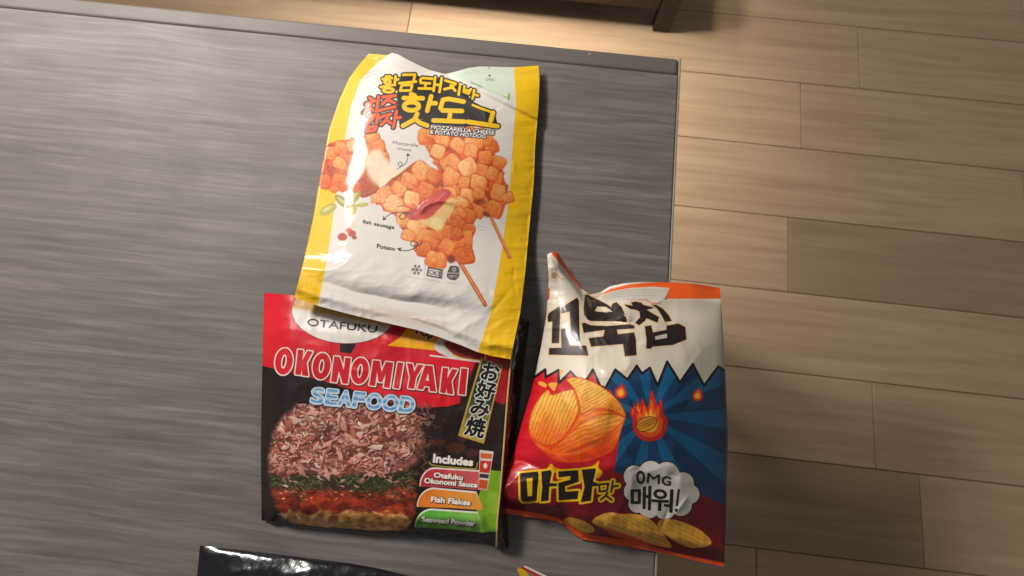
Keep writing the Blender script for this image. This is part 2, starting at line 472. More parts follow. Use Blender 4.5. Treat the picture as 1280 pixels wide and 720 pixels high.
    A.paint(A.text('fish sausage', zd((125, 358), (440, 418), (436, 462), (122, 402)), bold=.25), ink, .95)
    A.line(smooth(zd((335, 352), (370, 318), (430, 290), (500, 282), (560, 292), (548, 340), (510, 352), (492, 322), (530, 292), (575, 292), (620, 302))), .9, ink)
    A.fill(zd((322, 366), (330, 318), (345, 345), (366, 352)), ink)
    A.paint(A.text('Potato', zd((268, 598), (448, 632), (444, 668), (265, 640)), bold=.25), ink, .95)
    A.line(smooth(zd((480, 648), (540, 668), (610, 655), (660, 625), (670, 590), (640, 570), (605, 585), (612, 615), (650, 620), (700, 605), (718, 575))), 1.0, ink)
    A.fill(zd((466, 645), (516, 634), (498, 652), (504, 680)), ink)
    # ---- cooking marks
    ze = lambda *p: Z(500, 300, 7.2, p)
    g = (92, 88, 86)
    cx, cy = ze((152, 268))[0]
    for k in range(6):
        a = math.radians(60 * k + 5); ux, uy = math.cos(a), math.sin(a)
        A.line([(cx, cy), (cx + 6.2 * ux, cy + 6.2 * uy)], 1.1, g)
        for r_ in (3.2, 5.0):
            for sg in (-1, 1):
                b = a + sg * .85
                A.line([(cx + r_ * ux, cy + r_ * uy), (cx + r_ * ux + 2.0 * math.cos(b), cy + r_ * uy + 2.0 * math.sin(b))], .8, g)
    A.fill(ze((252, 240), (390, 265), (378, 350), (238, 325)), g)
    A.fill(ze((264, 258), (356, 274), (348, 332), (254, 314)), (222, 216, 210))
    A.paint(A.text('OK!', ze((268, 268), (352, 282), (345, 324), (262, 306)), bold=.15), g)
    for k in range(3): A.line(ze((364, 284 + 18 * k), (376, 286 + 18 * k)), .6, (215, 210, 205))
    A.fill(smooth(ze((452, 234), (490, 232), (530, 244), (536, 300), (525, 340), (495, 362), (450, 356), (424, 335), (424, 300), (438, 260)), True, 3), g)
    A.line(ze((424, 296), (536, 300)), .8, (215, 210, 205)); A.paint(A.strokes([ze(*circ(487, 262, 13, 13))], .8), (215, 210, 205)); A.line(ze((487, 274), (487, 284)), .9, (215, 210, 205))
    A.paint(A.text('180℃', ze((440, 312), (520, 318), (518, 342), (438, 336)), bold=.1), (222, 216, 210))
    for a, b in (((75, 330), (212, 356)), ((240, 356), (368, 380)), ((424, 380), (512, 396))):
        n = 9
        for k in range(n):
            x = a[0] + (b[0] - a[0]) * k / n; y = a[1] + (b[1] - a[1]) * k / n
            A.line(ze((x, y), (x + 9, y + rs.uniform(-5, 7))), .55, (150, 146, 142), .8)
    # faint show-through of the back print near the bottom
    A.paint(A.blur(A.poly([(445, 382), (500, 388), (560, 404), (540, 412), (480, 398), (440, 392)]), 5), (206, 176, 160), .35)
    return A


# ================================================================== ART 2: savoury pancake kit
def art_pancake(S=4):
    A = Art(318, 352, 668, 695, S, (30, 18, 16))
    rs = np.random.RandomState(5)
    red = (222, 26, 44)
    A.paint(A.poly([(318, 352), (668, 352), (668, 500), (645, 500), (630, 505), (612, 500), (600, 490), (583, 498), (560, 508), (528, 510), (480, 502), (438, 486), (380, 470), (318, 455)]),
            lambda X, Y: c255(red) * (.93 + .12 * vnoise(X * .03, Y * .03, 2))[..., None])
    A.fill(ell(520, 478, 78, 30, 6), red)
    A.fill([(595, 452), (628, 458), (640, 500), (628, 520), (618, 560), (590, 560), (575, 500)], (34, 20, 17), 1, soft=2)
    A.fill([(618, 440), (645, 440), (640, 498), (628, 506), (616, 500)], (170, 20, 30))
    A.fill([(425, 420), (441, 426), (445, 432), (438, 442), (425, 440)], (30, 22, 20))
    # dish seen behind: fish flakes, greens, sauce, golden base
    A.paint(A.blur(A.poly([(330, 600), (438, 600), (510, 606), (523, 620), (518, 650), (512, 664), (438, 660), (330, 652)]), 3),
            lambda X, Y: c255((150, 52, 26)) * (.45 + 1.0 * fbm(X * .10, Y * .12, 4, 4))[..., None])
    for i in range(240):
        x = rs.uniform(325, 520); y = rs.uniform(600, 642); c = [(176, 44, 22), (110, 26, 18), (196, 82, 34), (70, 24, 20), (160, 60, 34)][rs.randint(5)]
        A.paint(A.blur(A.poly(ell(x, y, rs.uniform(2, 8), rs.uniform(1, 3.5), rs.uniform(-40, 40), 10)), 1.2), c, .6)
    A.paint(A.blur(A.poly([(325, 630), (438, 638), (470, 640), (505, 644), (516, 652), (508, 662), (470, 664), (438, 661), (325, 655)]), 2),
            lambda X, Y: c255((222, 164, 92)) * (.62 + .7 * fbm(X * .13, Y * .2, 9, 4))[..., None])
    for i in range(46):
        x = rs.uniform(328, 508); y = 634 + rs.uniform(-4, 5)
        A.paint(A.blur(A.poly(ell(x, y, rs.uniform(4, 11), rs.uniform(3, 7), rs.uniform(-30, 30), 12)), 1.6), [(120, 34, 18), (196, 76, 34), (150, 44, 22), (90, 28, 20)][rs.randint(4)], .6)
        if rs.rand() < .5: A.paint(A.blur(A.poly(ell(x, y - 12 - 14 * rs.rand(), 2.2, .8, rs.uniform(-30, 30), 10)), .4), (246, 190, 150), .8)
    for i in range(90):
        x = rs.uniform(328, 512); y = rs.uniform(638, 662)
        A.paint(A.blur(A.poly(ell(x, y, rs.uniform(2, 7), rs.uniform(1, 3), rs.uniform(-20, 30), 10)), .9), [(244, 208, 140), (206, 120, 50), (236, 190, 120), (170, 84, 34)][rs.randint(4)], .6)
    A.paint(A.blur(A.poly([(325, 588), (440, 584), (500, 590), (505, 604), (470, 616), (430, 612), (325, 610)]), 5), (40, 44, 28), .85)
    for i in range(1100):         # chopped seaweed
        x = 325 + 190 * rs.rand(); y = 598 + 11 * rs.randn() + (x - 438) * .04 - 5 * math.sin(x * .05)
        if y < 572 or y > 626: continue
        a = rs.uniform(-1.2, 1.2); l = rs.uniform(2, 7)
        A.line([(x, y), (x + l * math.cos(a), y + l * math.sin(a))], rs.uniform(.6, 1.3), [(46, 52, 30), (84, 92, 48), (28, 32, 22), (112, 118, 74), (58, 70, 34)][rs.randint(5)], .9)
    pal = [(232, 168, 150), (226, 156, 140), (216, 148, 132), (190, 108, 96), (232, 178, 160), (150, 82, 70), (206, 130, 112), (240, 200, 184), (120, 60, 50), (176, 96, 78), (222, 160, 138)]
    A.paint(A.blur(A.poly([(325, 512), (438, 505), (520, 514), (530, 545), (520, 580), (500, 590), (438, 594), (325, 590)]), 5), lambda X, Y: c255((150, 84, 72)) * (.5 + .9 * fbm(X * .12, Y * .12, 14, 4))[..., None])
    for i in range(1500):        # fish flakes
        x = 325 + 215 * rs.rand(); y = 506 + 88 * rs.rand() ** .9
        if y > 592 - 26 * ss(470, 530, x) + 4 * math.sin(x * .11): continue
        edge = ss(508, 540, x + (y - 540) * .1)
        if rs.rand() < edge * .9: continue
        a = rs.uniform(-.9, 1.5); big = rs.rand() < .3
        l = rs.uniform(10, 22) if big else rs.uniform(4, 12); h = rs.uniform(4, 8.5) if big else rs.uniform(1.6, 4.6)
        ca, sa = math.cos(a), math.sin(a)
        q = [(x + u * l * ca - v * h * sa, y + u * l * sa + v * h * ca) for u, v in ((-.5, rs.uniform(-.3, .3)), (rs.uniform(-.3, .1), -.5), (.5, rs.uniform(-.4, .2)), (rs.uniform(0, .3), .5), (rs.uniform(-.3, 0), .2))]
        c = np.array(pal[rs.randint(len(pal))]) * rs.uniform(.88, 1.12) * (.82 + .36 * vnoise(np.array([x * .06]), np.array([y * .08]), 77)[0])
        A.paint(A.blur(A.poly([(px + .9, py + 1.3) for px, py in q]), .6), (66, 26, 22), .6)
        lit = c255(tuple(np.minimum(c + 22, 250))); dk = c255(tuple(c * .82))
        g_ = rs.uniform(-1, 1)
        A.paint(A.poly(q), lambda X, Y: (dk + (lit - dk) * np.clip(.5 + ((X - x) * g_ - (Y - y)) / h * .5, 0, 1)[..., None]) * (1 - .5 * edge), .93)
    for i in range(260):
        x = 505 + 50 * rs.rand(); y = 508 + 90 * rs.rand()
        a = rs.uniform(-1, 1); l = rs.uniform(2, 8)
        A.line([(x, y), (x + l * math.cos(a), y + l * math.sin(a))], rs.uniform(.5, 1.4), [(90, 52, 42), (120, 76, 58), (66, 40, 32), (78, 70, 44), (150, 100, 82)][rs.randint(5)], .5 * (1 - ss(520, 560, x)) + .15)
    for x, y, r_ in ((555, 524, 2), (548, 553, 5), (570, 560, 7), (543, 515, 2), (590, 566, 5), (579, 548, 4)):
        A.paint(A.blur(A.poly(ell(x, y, r_ * 1.8, r_)), 2), (110, 52, 34), .5)
    for i in range(90):
        x = rs.uniform(345, 505); y = rs.uniform(584, 616); a = rs.uniform(-.8, .8); l = rs.uniform(4, 11); h = rs.uniform(1.2, 3.4)
        if rs.rand() < (y - 584) / 36: continue
        ca, sa = math.cos(a), math.sin(a)
        A.fill([(x + u * l * ca - v_ * h * sa, y + u * l * sa + v_ * h * ca) for u, v_ in ((-.5, 0), (-.1, -.5), (.5, -.1), (.2, .5))], tuple(np.array(pal[rs.randint(len(pal))]) * rs.uniform(.8, 1.05)), .9)
    for i in range(120):
        x = rs.uniform(335, 512); y = rs.uniform(612, 640)
        A.paint(A.blur(A.strokes([[(x, y), (x + rs.uniform(1, 5), y + rs.uniform(-1, 1))]], .8), .4), [(236, 150, 100), (90, 24, 16), (60, 18, 14), (210, 96, 50)][rs.randint(4)], .55)
    A.paint(A.blur(A.poly(smooth([(300, 500), (372, 500), (346, 530), (336, 570), (338, 610), (350, 642), (372, 668), (300, 690)], True)), 5), (28, 17, 15))
    A.paint(A.blur(A.poly(smooth([(500, 670), (514, 655), (520, 636), (522, 612), (530, 600), (548, 610), (546, 660), (530, 680)], True)), 3), (28, 17, 15), .9)
    # maker's white oval with its lettering
    lo = ell(429, 391, 64, 38, 4, 60)
    A.paint(A.grow(A.poly(lo), .6), (60, 20, 20)); A.fill(lo, (234, 230, 224))
    w = A.poly(lo)
    X, Y = A.grid(w); w.m = w.m * (1 - ss(-1, 6, Y - (396 + (X - 438) * .20))); A.paint(w, (206, 160, 84))
    A.paint(A.text('OTAFUKU', [(385, 398), (472, 407.5), (470.5, 416), (384, 407)], bold=.15), (22, 18, 18))
    # yellow flash, cut-off word and the little plate
    A.fill([(500, 400), (508, 411), (500, 422), (484, 432), (543, 438), (546, 426), (556, 404)], (246, 178, 10))
    wt = A.text('Pop', [(519, 408), (541, 412), (540, 427), (521, 420)], bold=.5); A.paint(A.grow(wt, .8), (240, 232, 220)); A.paint(wt, (24, 18, 18))
    A.fill(smooth([(543, 436), (546, 426), (560, 416), (600, 420), (606, 452), (580, 448), (560, 446)], True), (226, 220, 212))
    A.paint(A.blur(A.poly(smooth([(555, 428), (575, 428), (600, 436), (606, 446), (598, 450), (580, 448), (566, 442)], True)), 1), lambda X, Y: c255((150, 44, 30)) * (.7 + .6 * fbm(X * .3, Y * .3, 6, 3))[..., None])
    A.paint(A.blur(A.strokes([[(566, 444), (580, 449), (598, 451)]], 2.5), .8), (226, 190, 96))
    A.line([(538, 444.5), (560, 447), (598, 452)], 2.2, (226, 222, 216))
    # title
    zf = lambda *p: Z(438, 430, 7.2, p)
    zg = lambda *p: Z(540, 430, 5.54, p)
    def O_(dx=0):
        e = lambda rx, ry: [(x + dx, y + dx * .125) for x, y in ell(*zf((86, 243))[0], rx / 7.2, ry / 7.2, 8, 30)]
        return [e(79, 120), e(24, 64)[::-1]]
    sh_ = lambda p, dx: [(x + dx, y + dx * .125) for x, y in p]
    K1 = zg((75, 163), (113, 168), (95, 341), (55, 335)); K2 = zg((102, 246), (140, 172), (178, 178), (136, 258), (148, 349), (106, 344), (96, 286))
    wT = [A.poly(O_()), A.poly(zf((205, 147), (266, 152), (280, 252), (320, 160), (386, 168), (353, 397), (300, 389), (318, 270), (284, 345), (252, 340), (240, 250), (223, 379), (170, 371))),
          A.poly(zf((426, 165), (478, 171), (438, 403), (387, 394))),
          A.poly(zf((508, 171), (560, 178), (574, 252), (606, 185), (658, 190), (592, 300), (574, 405), (518, 398), (536, 300))),
          A.poly([zf((672, 192), (740, 198), (772, 431), (714, 424), (711, 384), (666, 378), (652, 412), (600, 403)), zf((700, 262), (708, 332), (678, 328))[::-1]]),
          A.poly(K1), A.poly(K2), A.poly(zg((203, 168), (247, 173), (229, 353), (184, 347))),
          A.poly(zf((-145, 110), (-96, 116), (-60, 235), (-46, 122), (5, 128), (-24, 360), (-72, 354), (-104, 240), (-124, 346), (-175, 340))),
          A.poly(O_(-48)), A.poly(sh_(K1, -181)), A.poly(sh_(K2, -181)), A.poly(O_(-95))]
    wT = A.union(*wT)
    sh = A.grow(wT, 2.2); sh.r0 += 3; sh.c0 += 3; sh.m = sh.m[:A.H - sh.r0, :A.W - sh.c0]; A.paint(A.blur(sh, .8), (40, 14, 14), .8)
    A.paint(A.grow(wT, 1.5), (242, 230, 212)); A.paint(wT, (212, 28, 46))
    # SEAFOOD
    lets = [('F', 442, 455), ('O', 459, 476), ('O', 479, 497), ('D', 500, 517), ('A', 424, 438), ('E', 408, 421), ('S', 390, 404)]
    wt = []
    for ch, a, b in lets:
        sl = lambda x: (x - 438) * .10
        wt.append(A.text(ch, [(a + 2, 490 + sl(a)), (b + 1.5, 490 + sl(b)), (b - 1, 508 + sl(b)), (a - 1.5, 508 + sl(a))], bold=.8))
    wt = A.union(*wt)
    sh = A.grow(wt, 2.4); sh.r0 += 2; sh.c0 += 2; A.paint(A.blur(sh, .8), (30, 14, 14), .8)
    A.paint(A.grow(wt, 1.5), (214, 228, 240)); A.paint(wt, lambda X, Y: (c255((92, 150, 205)) + (c255((176, 210, 236)) - c255((92, 150, 205))) * (.5 + .5 * np.sin((Y - X * .1) * .8))[..., None]))
    # upright sign
    sg = zg((340, 95), (490, 150), (360, 692), (180, 635))
    A.fill(sg, (196, 158, 62))
    inn = zg((350, 112), (478, 158), (352, 672), (196, 625))
    A.paint(A.poly(inn), lambda X, Y: c255((34, 62, 50)) + (c255((170, 164, 60)) - c255((34, 62, 50))) * (ss(500, 548, Y + vnoise(X * .2, Y * .2, 3) * 12))[..., None])
    for x, y, sx, sy, ch in ((613.2, 465, 10, 10.5, 'お'), (607.5, 487.5, 11, 10.5, '好'), (600.5, 510.5, 11, 9.5, 'み'), (594.5, 534, 11.5, 11.5, '焼')):
        sk = .25
        w = A.text(ch, [(x - sx + sk * sy, y - sy - sx * .2), (x + sx + sk * sy, y - sy + sx * .2), (x + sx - sk * sy, y + sy + sx * .2), (x - sx - sk * sy, y + sy - sx * .2)], bold=.65)
        A.paint(A.grow(w, 1.2), (226, 224, 214)); A.paint(w, (20, 20, 20))
    # contents list
    zh = lambda *p: Z(510, 540, 4.5, p)
    A.fill(zh((440, 212), (522, 220), (514, 330), (503, 560), (420, 566), (395, 540), (385, 400)), (124, 178, 34))
    A.paint(A.blur(A.poly(zh((455, 330), (512, 340), (508, 470), (450, 440))), 3), (160, 200, 60), .7)

    def tab(x0, yb, xt, yt, xr, yrt, xrb, yrb, col, col2):
        def shape(g, gt):
            a = np.linspace(math.pi, math.pi / 2, 12)
            arc = [(xt + (xt - x0 - g) * math.cos(t), yb - (yb - yt - gt) * math.sin(t)) for t in a]
            return arc + [(xr, yrt + gt), (xr + (xrb - xr) * .6, (yrt + yrb) / 2 + 6), (xrb, yrb), ((x0 + xrb) / 2, yb + (yrb - yb) * .3)]
        A.fill(zh(*shape(-1, 0)), (240, 232, 224))
        A.paint(A.poly(zh(*shape(5, 10))), lambda X, Y: c255(col) + (c255(col2) - c255(col)) * ss(520, 600, X)[..., None])
    tab(65, 306, 150, 198, 432, 216, 440, 330, (198, 44, 62), (214, 92, 92))
    tab(50, 421, 145, 312, 385, 334, 424, 440, (236, 130, 34), (240, 160, 70))
    tab(38, 536, 135, 430, 392, 448, 424, 566, (88, 178, 56), (140, 204, 90))

    def shtext(t, quad, b=.5):
        w = A.text(t, quad, bold=b); s_ = A.grow(w, .7); s_.r0 += 2; s_.c0 += 2; A.paint(A.blur(s_, .6), (40, 20, 16), .75); A.paint(w, (246, 240, 232))
    shtext('Includes', zh((146, 124), (366, 152), (362, 190), (142, 170)), .75)
    A.line(smooth(zh((118, 168), (135, 184), (200, 194), (365, 206), (386, 196), (390, 172))), 1, (214, 190, 30))
    shtext('Otafuku', zh((148, 228), (310, 242), (306, 270), (146, 254)))
    shtext('Okonomi Sauce', zh((94, 258), (392, 286), (388, 312), (92, 286)))
    shtext('Fish Flakes', zh((132, 362), (352, 384), (348, 412), (130, 392)))
    shtext('Seaweed Powder', zh((80, 476), (380, 502), (376, 530), (78, 504)))
    A.fill(zh((403, 100), (482, 110), (466, 210), (445, 326), (395, 320)), (226, 214, 206))
    A.fill(zh((408, 118), (474, 124), (468, 152), (408, 146)), (222, 92, 44))
    A.fill(zh((406, 160), (470, 164), (458, 232), (402, 226)), (206, 50, 40)); A.fill(ell(*zh((435, 190))[0], 2.4, 3.4), (240, 230, 224))
    A.fill(zh((402, 234), (456, 238), (452, 262), (401, 256)), (60, 50, 60)); A.fill(zh((400, 266), (450, 272), (444, 322), (396, 316)), (208, 82, 40))
    return A


# ================================================================== ART 3: snack bag
def art_snack(S=4):
    A = Art(600, 306, 925, 724, S, (220, 212, 194))
    rs = np.random.RandomState(9)
    zi = lambda *p: Z(670, 300, 4.5, p)
    zj = lambda *p: Z(650, 440, 5.54, p)
    zk = lambda *p: Z(750, 430, 5.54, p)
    zl = lambda *p: Z(600, 560, 4.5, p)
    # lower red field with zig-zag
    zz = [(655, 482)] + zj((65, 200), (175, 120), (178, 175), (265, 125), (270, 215), (350, 135), (392, 182), (440, 226), (465, 186), (505, 122), (555, 235), (592, 250), (660, 122)) + \
        zk((190, 245), (255, 150), (290, 205), (345, 165)) + [(822, 482), (834, 452), (850, 478), (866, 455), (880, 482), (898, 458), (925, 478)]
    field = zz + [(925, 730), (600, 730), (600, 500), (640, 500)]
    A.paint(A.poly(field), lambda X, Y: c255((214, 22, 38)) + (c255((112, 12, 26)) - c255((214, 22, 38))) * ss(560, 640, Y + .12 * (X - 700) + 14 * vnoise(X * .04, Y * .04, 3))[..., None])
    blue = zj((592, 250), (660, 122)) + zk((190, 245), (255, 150), (290, 205), (345, 165)) + [(822, 482), (834, 452), (850, 478), (866, 455), (880, 482), (898, 458), (925, 478), (925, 640), (860, 610), (800, 600), (768, 590), (775, 540), (770, 500)]

    def rays(X, Y):
        a = np.arctan2(Y - 520, X - 812); t = (np.sin(a * 11 + 1.2) > .15).astype(float); t = t * ss(6, 30, np.hypot(X - 812, Y - 520))
        return c255((18, 62, 102)) + (c255((14, 126, 176)) - c255((18, 62, 102))) * (t * .5)[..., None]
    A.paint(A.poly(blue), rays)
    A.paint(A.strokes([zz], 3.0), (22, 16, 18))
    # flames on the blue panel
    def flame(cx, cy, s_, seed):
        r = np.random.RandomState(seed)
        for k, (f, c) in enumerate(((1, (222, 38, 30)), (.74, (240, 104, 30)), (.46, (250, 186, 60)))):
            p = [(-.9, .1), (-.75, -.35), (-.5, -.15), (-.42, -.75), (-.1, -.35), (.1, -1.1), (.4, -.45), (.62, -.7), (.72, -.1), (.95, .2), (.75, .8), (.2, 1.05), (-.4, 1.0), (-.82, .65)]
            A.paint(A.blur(A.poly(smooth([(cx + x * s_ * f * .8, cy + y * s_ * f + (1 - f) * s_ * .35) for x, y in p], True, 4)), .6), c, .95)
    flame(776, 488, 10, 1); flame(796, 512, 12, 2); flame(812, 520, 30, 3); flame(872, 492, 9, 7)
    sc_ = A.poly(ell(808, 530, 13, 8, -22)); A.paint(A.grow(sc_, .8), (50, 26, 18)); A.paint(sc_, (240, 160, 40))
    for k_ in (-3, 0, 3): A.line(smooth([(797, 534 + k_), (808, 529.5 + k_), (819, 525 + k_)]), .8, (150, 70, 20))
    A.fill(ell(762, 494, 3.2, 6), (214, 40, 40), .9)
    # the large chip
    zc = zj((190, 265), (222, 300), (275, 280), (335, 265), (378, 252), (350, 218), (318, 192), (370, 180), (480, 200), (560, 240), (620, 290), (685, 350), (728, 445)) + [(778, 532), (768, 560), (757, 568), (735, 576), (707, 578), (690, 573), (674, 560), (663, 546)] + zj((60, 520), (75, 430), (105, 370), (150, 300))
    ch = A.poly(smooth(zc, True, 4))

    def chipcol(X, Y):
        d = (Y - 478) / 90 + (X - 660) * .0012
        t = ss(.25, 1.0, d)
        base = c255((246, 176, 66)) * (1 - t)[..., None] + c255((228, 78, 18)) * t[..., None]
        cu = 1.0 * (X - 735) - .55 * (Y - 545) + 14 * np.sin(Y * .03)
        right = ss(-6, 8, X - (722 + (Y - 490) * .12))
        phL = (X * .94 + Y * .38) * 1.45 + 2.5 * np.sin(Y * .06) + 3 * vnoise(X * .12, Y * .05, 6)
        rr = np.hypot(X - 700, (Y - 610) * 1.0)
        phR = (Y * 1.0 - X * .30 + .0035 * (X - 720) ** 2) * 1.35 + 2.5 * vnoise(X * .05, Y * .12, 5)
        w = np.sin(phL) * (1 - right) + np.sin(phR) * right
        amp = .13 * (1 - .75 * t) * (.5 + vnoise(X * .09, Y * .09, 21))
        n = fbm(X * .25, Y * .25, 12, 3) - .5
        k = 1 + amp * w + .16 * n
        c = base * k[..., None]
        c[..., 1] += .06 * w * (1 - t) ; c[..., 2] += .03 * w * (1 - t)
        return np.clip(c, 0, 1)
    A.paint(A.blur(A.grow(ch, .4), .5), (190, 44, 14))
    A.paint(ch, lambda X, Y: np.clip((c255((246, 130, 34)) + (c255((226, 66, 12)) - c255((246, 130, 34))) * ss(525, 572, Y)[..., None]) * (1 + .05 * np.sin(np.hypot(X - 712, (Y - 480) * 1.05) * .55 + vnoise(X * .05, Y * .05, 4) * 3) + .14 * (fbm(X * .12, Y * .12, 8, 3) - .5))[..., None], 0, 1))

    def lobe(pts, ang, per, top, bot, y0, y1, seed, curve=0.0, cx=700):
        w = A.poly(smooth(pts, True, 5)); ca, sa = math.cos(math.radians(ang)), math.sin(math.radians(ang))
        A.paint(A.blur(A.grow(w, 1.2), 2.2), (206, 60, 12), .8)

        def col(X, Y):
            t = np.clip(ss(y0, y1, Y + .25 * (vnoise(X * .06, Y * .06, seed) - .5) * 60), 0, 1)[..., None]
            b = c255(top) * (1 - t) + c255(bot) * t
            ph = (X * ca + Y * sa + curve * (X - cx) ** 2) * 2 * math.pi / per + 2.6 * vnoise(X * .10, Y * .10, seed + 1)
            a_ = (.05 + .09 * vnoise(X * .13, Y * .13, seed + 2)) * (1 - .35 * t[..., 0])
            wv = np.sin(ph) + .35 * np.sin(2 * ph + 1)
            r_ = b * (1 + a_ * wv + .22 * (fbm(X * .3, Y * .3, seed + 3, 3) - .5))[..., None]
            r_[..., 1] += .07 * a_ / .1 * np.clip(wv, 0, 1) * .6; r_[..., 2] += .05 * a_ / .1 * np.clip(wv, 0, 1) * .6
            return np.clip(r_, 0, 1)
        A.paint(A.blur(w, .5), col)
    gold_, or_ = (248, 178, 72), (236, 110, 24)
    lobe([(662, 536), (664, 520), (671, 503), (684, 488), (690, 494), (706, 489), (718, 488), (723, 502), (722, 516), (714, 532), (702, 548), (686, 556), (670, 550)], 22, 4.6, gold_, or_, 500, 552, 5)
    lobe([(690, 562), (702, 552), (716, 540), (730, 528), (752, 519), (780, 521), (772, 532), (752, 546), (726, 558), (704, 566)], 66, 5.2, (246, 160, 60), (236, 96, 20), 520, 560, 15, -.0012)
    lobe([(709, 475), (717, 472), (736, 476), (752, 484), (764, 493), (775, 505), (781, 520), (764, 513), (746, 512), (731, 519), (725, 512), (722, 498), (718, 486)], 72, 4.4, gold_, (242, 140, 44), 482, 520, 25, .0030)
    A.paint(A.blur(A.strokes([smooth([(718, 488), (723, 502), (724, 516), (716, 532), (702, 549)])], 2.2), 1.1), (214, 70, 16), .8)
    A.paint(A.blur(A.strokes([smooth([(726, 518), (744, 511), (762, 512), (780, 521)])], 1.8), 1.0), (216, 72, 16), .8)
    A.paint(A.blur(A.strokes([smooth([(672, 556), (692, 566), (720, 566), (752, 552)])], 3), 2), (250, 140, 50), .6)
    for p in (((125, 212), (150, 203), (185, 225), (178, 245), (140, 232)), ((195, 222), (225, 210), (256, 215), (250, 240), (236, 270), (212, 248)), ((275, 128), (298, 122), (290, 158), (282, 165))):
        A.fill(smooth(zj(*p), True, 3), (240, 178, 70))
    # product name
    cut = (38, 26, 24)
    pol = [[(65, 435), (72, 412), (130, 374), (137, 396), (130, 580), (88, 580), (92, 458), (68, 462)],
           [(142, 410), (145, 378), (232, 324), (241, 340), (246, 570), (200, 573), (190, 402), (146, 412)],
           [(140, 503), (178, 494), (190, 595), (282, 594), (295, 650), (72, 645), (74, 608), (144, 606)],
           [(275, 308), (300, 312), (340, 335), (345, 372), (330, 400), (400, 408), (420, 385), (430, 358), (452, 350), (482, 378), (505, 430), (512, 462), (490, 462), (478, 458), (312, 456), (290, 448), (272, 420), (268, 385), (272, 340)],
           [(300, 314), (350, 336), (400, 362), (424, 380), (412, 390), (345, 374)],
           [(258, 468), (275, 466), (310, 480), (400, 484), (530, 474), (552, 482), (556, 497), (455, 504), (460, 530), (552, 520), (562, 560), (566, 648), (500, 655), (490, 585), (310, 600), (296, 552), (380, 542), (386, 506), (268, 522)],
           [(498, 362), (515, 365), (545, 370), (535, 352), (562, 346), (590, 352), (606, 366), (660, 378), (655, 386), (622, 392), (692, 434), (684, 466), (622, 440), (612, 455), (580, 480), (558, 465), (586, 434), (582, 402), (560, 392), (530, 388), (505, 372)],
           [(648, 362), (676, 366), (712, 386), (748, 425), (764, 456), (726, 460), (700, 412), (680, 384)],
           [(612, 486), (648, 480), (658, 520), (735, 505), (735, 482), (800, 470), (840, 490), (846, 560), (770, 590), (655, 600), (645, 612), (620, 610), (622, 560)]]
    ws = A.union(*[A.poly(zi(*p)) for p in pol])
    A.paint(A.blur(A.grow(ws, 1.2), 1.6), (232, 176, 110), .55)
    A.paint(ws, cut)
    A.fill(zi((345, 374), (395, 376), (432, 404), (345, 404)), (224, 214, 188))
    A.fill(zi((670, 542), (736, 526), (738, 550), (672, 562)), (214, 202, 188))
    A.fill(zi((775, 530), (812, 520), (814, 552), (776, 560)), (214, 202, 188), 0)
    # small red script by the seal
    for k in range(12):
        x = 442 + 9 * k; A.line(zi((x, 332 + rs.uniform(-4, 3)), (x + 6, 336 + rs.uniform(-5, 5))), .9, (214, 90, 70), .8)
    A.fill(ell(*zi((597, 330))[0], 2, 2), (206, 30, 40)); A.line(smooth(zi((575, 338), (615, 336), (650, 354), (680, 358), (704, 350))), 1, (206, 60, 50), .8)
    A.paint(A.blur(A.poly(ell(*zi((102, 200))[0], 3.2, 4)), 1), (170, 130, 70), .8); A.line(smooth(zi((118, 190), (140, 215), (160, 220))), .7, (190, 120, 90))
    # flavour name
    fl = [[(225, 142), (325, 132), (330, 150), (318, 298), (240, 302), (228, 285)], [(345, 132), (398, 124), (404, 140), (392, 196), (436, 200), (432, 214), (390, 218), (386, 296), (342, 302), (350, 220)],
          [(440, 132), (552, 124), (556, 190), (478, 214), (480, 246), (556, 240), (548, 288), (442, 294), (440, 196), (508, 178), (510, 158), (442, 166)],
          [(572, 122), (650, 114), (652, 126), (636, 188), (668, 202), (664, 214), (632, 216), (624, 296), (566, 306), (588, 220)]]
    ws = A.union(*[A.poly(zl(*p)) for p in fl])
    sm = A.strokes([zl((672, 206), (722, 200), (714, 240), (672, 246), (672, 206)), zl((748, 186), (738, 246)), zl((745, 218), (776, 212)), zl((716, 252), (704, 272), (680, 290)), zl((708, 266), (740, 292))], 2.4)
    al = A.union(ws, sm)
    fla = [A.poly(smooth(zl(*p), True, 3)) for p in (((330, 120), (350, 125), (372, 118), (400, 88), (418, 108), (450, 118), (455, 135), (340, 140)), ((560, 125), (600, 108), (640, 96), (672, 70), (666, 108), (690, 140), (664, 170), (640, 160)))]
    A.paint(A.blur(A.union(*fla), .8), (240, 170, 20))
    A.paint(A.grow(al, 2.6), (246, 200, 10)); A.paint(al, (32, 24, 20))
    A.fill(zl((262, 172), (296, 168), (292, 270), (268, 272)), (246, 200, 10))
    # speech bubble
    bub = [(870, 160, 62), (960, 140, 68), (1050, 150, 72), (1140, 200, 64), (865, 245, 56), (885, 315, 50), (950, 340, 56), (1040, 345, 58), (1130, 320, 62), (1180, 260, 55), (1000, 250, 110), (1080, 250, 90)]
    w = A.union(*[A.poly(ell(*zl((x, y))[0], r / 4.5, r / 4.5)) for x, y, r in bub])
    A.paint(A.grow(w, 1.2), (28, 20, 20)); A.paint(w, (222, 218, 210))
    blk = (34, 28, 26)
    A.paint(A.text('O', zl((882, 128), (926, 132), (926, 202), (882, 198)), bold=.7), blk); A.paint(A.text('M', zl((944, 140), (1012, 150), (1010, 204), (938, 196)), bold=.3), blk); A.paint(A.text('G', zl((1026, 156), (1076, 166), (1072, 214), (1022, 206)), bold=.4), blk)
